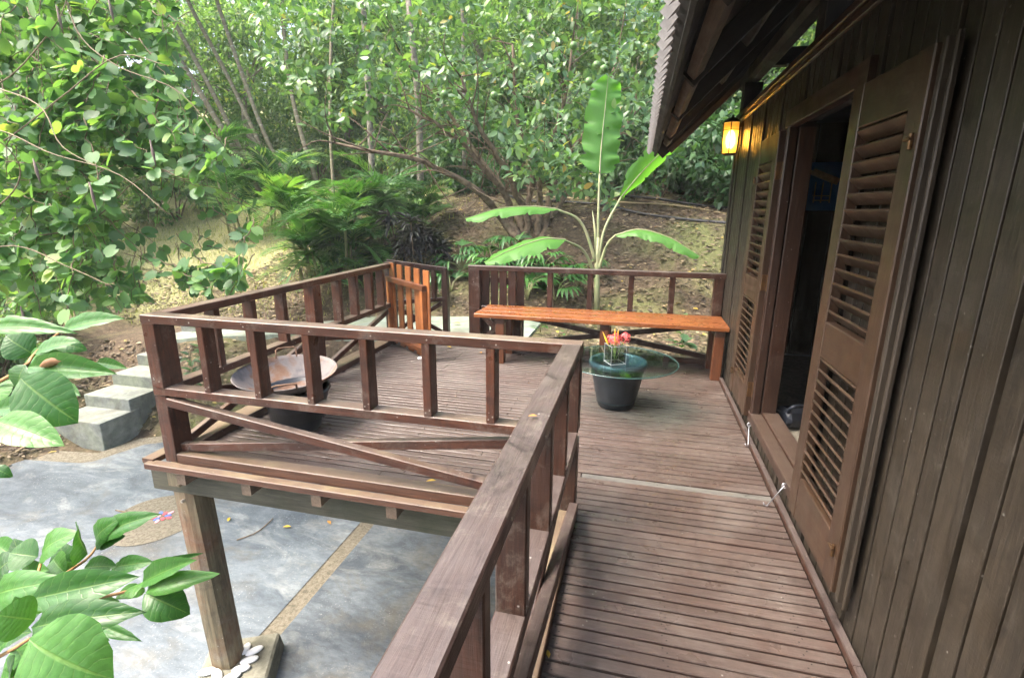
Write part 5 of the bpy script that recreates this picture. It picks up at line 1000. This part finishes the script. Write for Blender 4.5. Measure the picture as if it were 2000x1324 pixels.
for i, (x, y, k, s) in enumerate(bsp):
    z = gz(x, y); t = thing('forest_shrub', (x, y, z), 'leafy shrub in the undergrowth, %s from the left' % words_[order[i]], 'shrub', 'undergrowth shrubs on the bank'); Mx = Matrix.Translation((x, y, z)) @ Matrix.Rotation(rs.rand()*6.28, 4, 'Z')
    mob('stems', bst, None, Mx @ Matrix.Scale(s, 4), t); mob('crown', (BM if x > -6.8 else BM_LIT)[k], None, Mx @ Matrix.Translation((0, 0, .55*s)) @ Matrix.Scale(s, 4), t)
for i, (u, v, d, ht, r, lb) in enumerate(((820, 385, 11.5, 4.5, .085, 'pale short trunk standing on the bank left of the citrus tree'), (905, 335, 12.5, 7, .05, 'thin bare pole-like trunk behind the citrus stems'), (725, 330, 12.6, 9, .08, 'dark tree trunk rising behind the feather palm clump'))):
    p = px(u, v, d); z = gz(p[0], p[1]); t = thing('bare_trunk', (p[0], p[1], z), lb, 'tree'); tubepart('trunk', [(spline([(p[0], p[1], z-.2), (p[0]+.05, p[1], z+ht*.5), (p[0]-.1, p[1], z+ht)], 8), np.linspace(r, r*.7, 8), 9)], M['graybark'], t)

# ------------------------------------------------------------------ litter, grass, hoses, fallen leaves
def scatter(n, x0, x1, y0, y1, seed, ok=None):
    rs = np.random.RandomState(seed); x = rs.uniform(x0, x1, n); y = rs.uniform(y0, y1, n); z = ground_z(x, y); k = ((np.abs(y-ypc(x)) > yph(x)+.05*rs.rand(n)) | (x > -2.2+.3*rs.rand(n))) & (z > -1.84); return x[k], y[k], z[k], rs
x, y, z, rs = scatter(27000, -9, 3.5, 5.6, 13.0, 1); n = len(x); q = rs.rand(n)*6.28
V, Fc, UV, r = merge(LS, np.stack((x, y, z+rs.uniform(.004, .03, n)), -1), *basis(np.stack((np.cos(q), np.sin(q), rs.uniform(-.1, .35, n)), -1), np.stack((rs.randn(n)*.35, -.4+rs.randn(n)*.35, np.ones(n)), -1)), rs.uniform(.035, .10, n)*(1+.6*(rs.rand(n) > .93)), rs.rand(n)*.995)
tag(mob('leaf_litter', mesh('leaf_litter', V, Fc, UV, r, True), M['litter']), 'dry brown leaves carpeting the bank behind the deck', 'leaf litter', kind='stuff')
x, y, z, rs = scatter(15000, -13.5, -6.6, -1, 9.5, 2); n = len(x); q = rs.rand(n)*6.28
V, Fc, UV, r = merge(LS, np.stack((x, y, z+.012), -1), *basis(np.stack((np.cos(q), np.sin(q), rs.uniform(-.1, .3, n)), -1), np.stack((rs.randn(n)*.3, -.3+rs.randn(n)*.3, np.ones(n)), -1)), rs.uniform(.06, .13, n), rs.rand(n)*.94)
tag(mob('leaf_litter', mesh('leaf_litter', V, Fc, UV, r, True), M['litter']), 'dry leaves on the bank left of the concrete steps', 'leaf litter', kind='stuff')
x, y, z, rs = scatter(15000, -16, -4, 7.2, 15, 3); k = rs.rand(len(x)) < np.clip((-3.5-x)/7, .06, 1); x, y, z = x[k], y[k], z[k]; n = len(x); q = rs.rand(n)*6.28
V, Fc, UV, r = merge(leaf_tiny(1, .09), np.stack((x, y, z-.01), -1), *basis(np.stack((.5*np.cos(q), .5*np.sin(q), rs.uniform(.5, 1.2, n)), -1), np.stack((np.cos(q), np.sin(q), .2+0*q), -1)), rs.uniform(.06, .16, n), rs.rand(n))
tag(mob('grass', mesh('grass', V, Fc, UV, r), M['grass']), 'short dry grass in the clearing at the left', 'grass', kind='stuff')
HB = plain('black_hose_rubber', (.02, .021, .024), .5); HY = plain('tan_hose', (.40, .32, .17), .6)
def onhill(pts, lift=.03):
    out = []
    for u, v in pts:
        lo, hi = 7.0, 25.0; d = CF*F_PX+CR*(u-1000)-CU*(v-662); best = None
        for s in np.linspace(7, 22, 160):
            p = CAM+d*s/F_PX
            if p[2] < gz(p[0], p[1])+lift: best = p; break
        if best is not None: out.append((best[0], best[1], gz(best[0], best[1])+lift))
    return out
for pts, r_, mt, lb in (([(820, 325), (880, 348), (940, 352), (985, 380), (1040, 395), (1100, 392)], .028, HB, 'black hose running down the bank behind the citrus stems'), ([(1090, 394), (1180, 404), (1250, 418), (1340, 432), (1440, 442)], .030, HB, 'thick black hose crossing the bank right of the banana'), ([(1060, 385), (1200, 396), (1320, 402), (1440, 422)], .015, HY, 'thin tan hose above the thick black hose'), ([(1150, 384), (1260, 388), (1360, 400), (1440, 412)], .024, HB, 'upper black hose along the shrubs on the bank'), ([(830, 332), (900, 356), (960, 350), (1010, 340)], .018, HB, 'thin black hose looping beside the pale trunk')):
    P = onhill(pts)
    if len(P) > 2:
        hz = mob('garden_hose', mesh('garden_hose', *tube(spline(P, 30), r_, 7), smooth=True), mt); tag(hz, lb, 'hose', 'hoses lying on the bank')
def leaf_on(p, L, ang, lb, mat, grp, tm=LS, name='fallen_leaf'):
    k = (id(tm), mat.name)
    if k not in TM: TM[k] = mesh('leaf', tm[0], tm[1], tm[2], None, True)
    o = mob(name, TM[k], mat, Matrix.Translation(Vector(p)) @ Matrix.Rotation(ang, 4, 'Z') @ Matrix.Rotation(.12, 4, 'X') @ Matrix.Scale(L, 4)); return tag(o, lb, 'leaf', grp)
YL = M['yellowleaf']
for p, L, an, lb in ((pxa(882, 679, 2, .012), .075, 1.2, 'yellow leaf on the deck at the left end of the bench'), (pxa(940, 690, 2, .012), .06, .4, 'small pale leaf on the deck in front of the bench'), (pxa(852, 938, 2, .060), .055, 2.0, 'yellow-green leaf on the kerb behind the front railing brace'), (pxa(1072, 1285, 2, .012), .035, .3, 'tiny yellow leaf on the near walkway boards'), (pxa(1050, 812, 2, .908), .028, 1.9, 'small yellow leaf lying on the walkway handrail'), (pxa(1000, 1262, 2, .012), .03, .9, 'tiny orange leaf at the walkway kerb')): leaf_on(p, L, an, lb, YL, 'fallen leaves on the deck')
for p, L, an, lb in ((pxa(445, 1018, 2, -1.785), .08, .5, 'orange leaf on the slab just right of the deck post'), (pxa(569, 1028, 2, -1.785), .09, 1.9, 'middle one of three yellow leaves on the slab under the deck'), (pxa(646, 1023, 2, -1.785), .085, 1.0, 'yellow leaf on the slab farthest right under the deck beam'), (pxa(425, 1010, 2, -1.785), .05, 2.5, 'small brown leaf touching the post on the slab')): leaf_on(p, L, an, lb, YL, 'fallen leaves on the slab')
for p, L, an, lb in ((pxa(900, 632, 2, -.055), .13, 1.4, 'yellow leaf on the pale path beyond the gate'), (pxa(1090, 650, 2, -.055), .1, .4, 'yellow leaf on the mossy path under the bench'), (pxa(500, 655, 2, -.30), .12, 2.2, 'brown leaf on the pale path left of the gate')): leaf_on(p, L, an, lb, YL, 'fallen leaves on the path')
for pts, lb in (([(240, 998), (225, 996), (247, 1000)], 'short dark twig at the edge of the pebble circle'), ([(462, 1054), (500, 1040), (525, 1020), (533, 1012)], 'long bent twig lying on the slab right of the deck post')):
    P = [pxa(u, v, 2, -1.788) for u, v in pts]; tg = mob('fallen_twig', mesh('fallen_twig', *tube(spline(P, 8), .006, 5)), M['bark']); tag(tg, lb, 'twig', 'twigs on the slab')

# ------------------------------------------------------------------ haze box added to lift distant shadows and pale the view
m = bpy.data.materials.new('shadow_lift_haze'); m.use_nodes = True; t = m.node_tree; t.nodes.remove(t.nodes['Principled BSDF']); pv = t.nodes.new('ShaderNodeVolumePrincipled'); pv.inputs['Color'].default_value = (.93, .97, .93, 1); pv.inputs['Density'].default_value = HAZE
t.links.new(pv.outputs[0], t.nodes['Material Output'].inputs['Volume'])
hzb = mob('haze', mesh('haze', prismbox(-41, 26, -13, 41, -2.9, 21), [[3, 2, 1, 0], [4, 5, 6, 7], [0, 1, 5, 4], [1, 2, 6, 5], [2, 3, 7, 6], [3, 0, 4, 7]]), m); tag(hzb, kind='stuff')
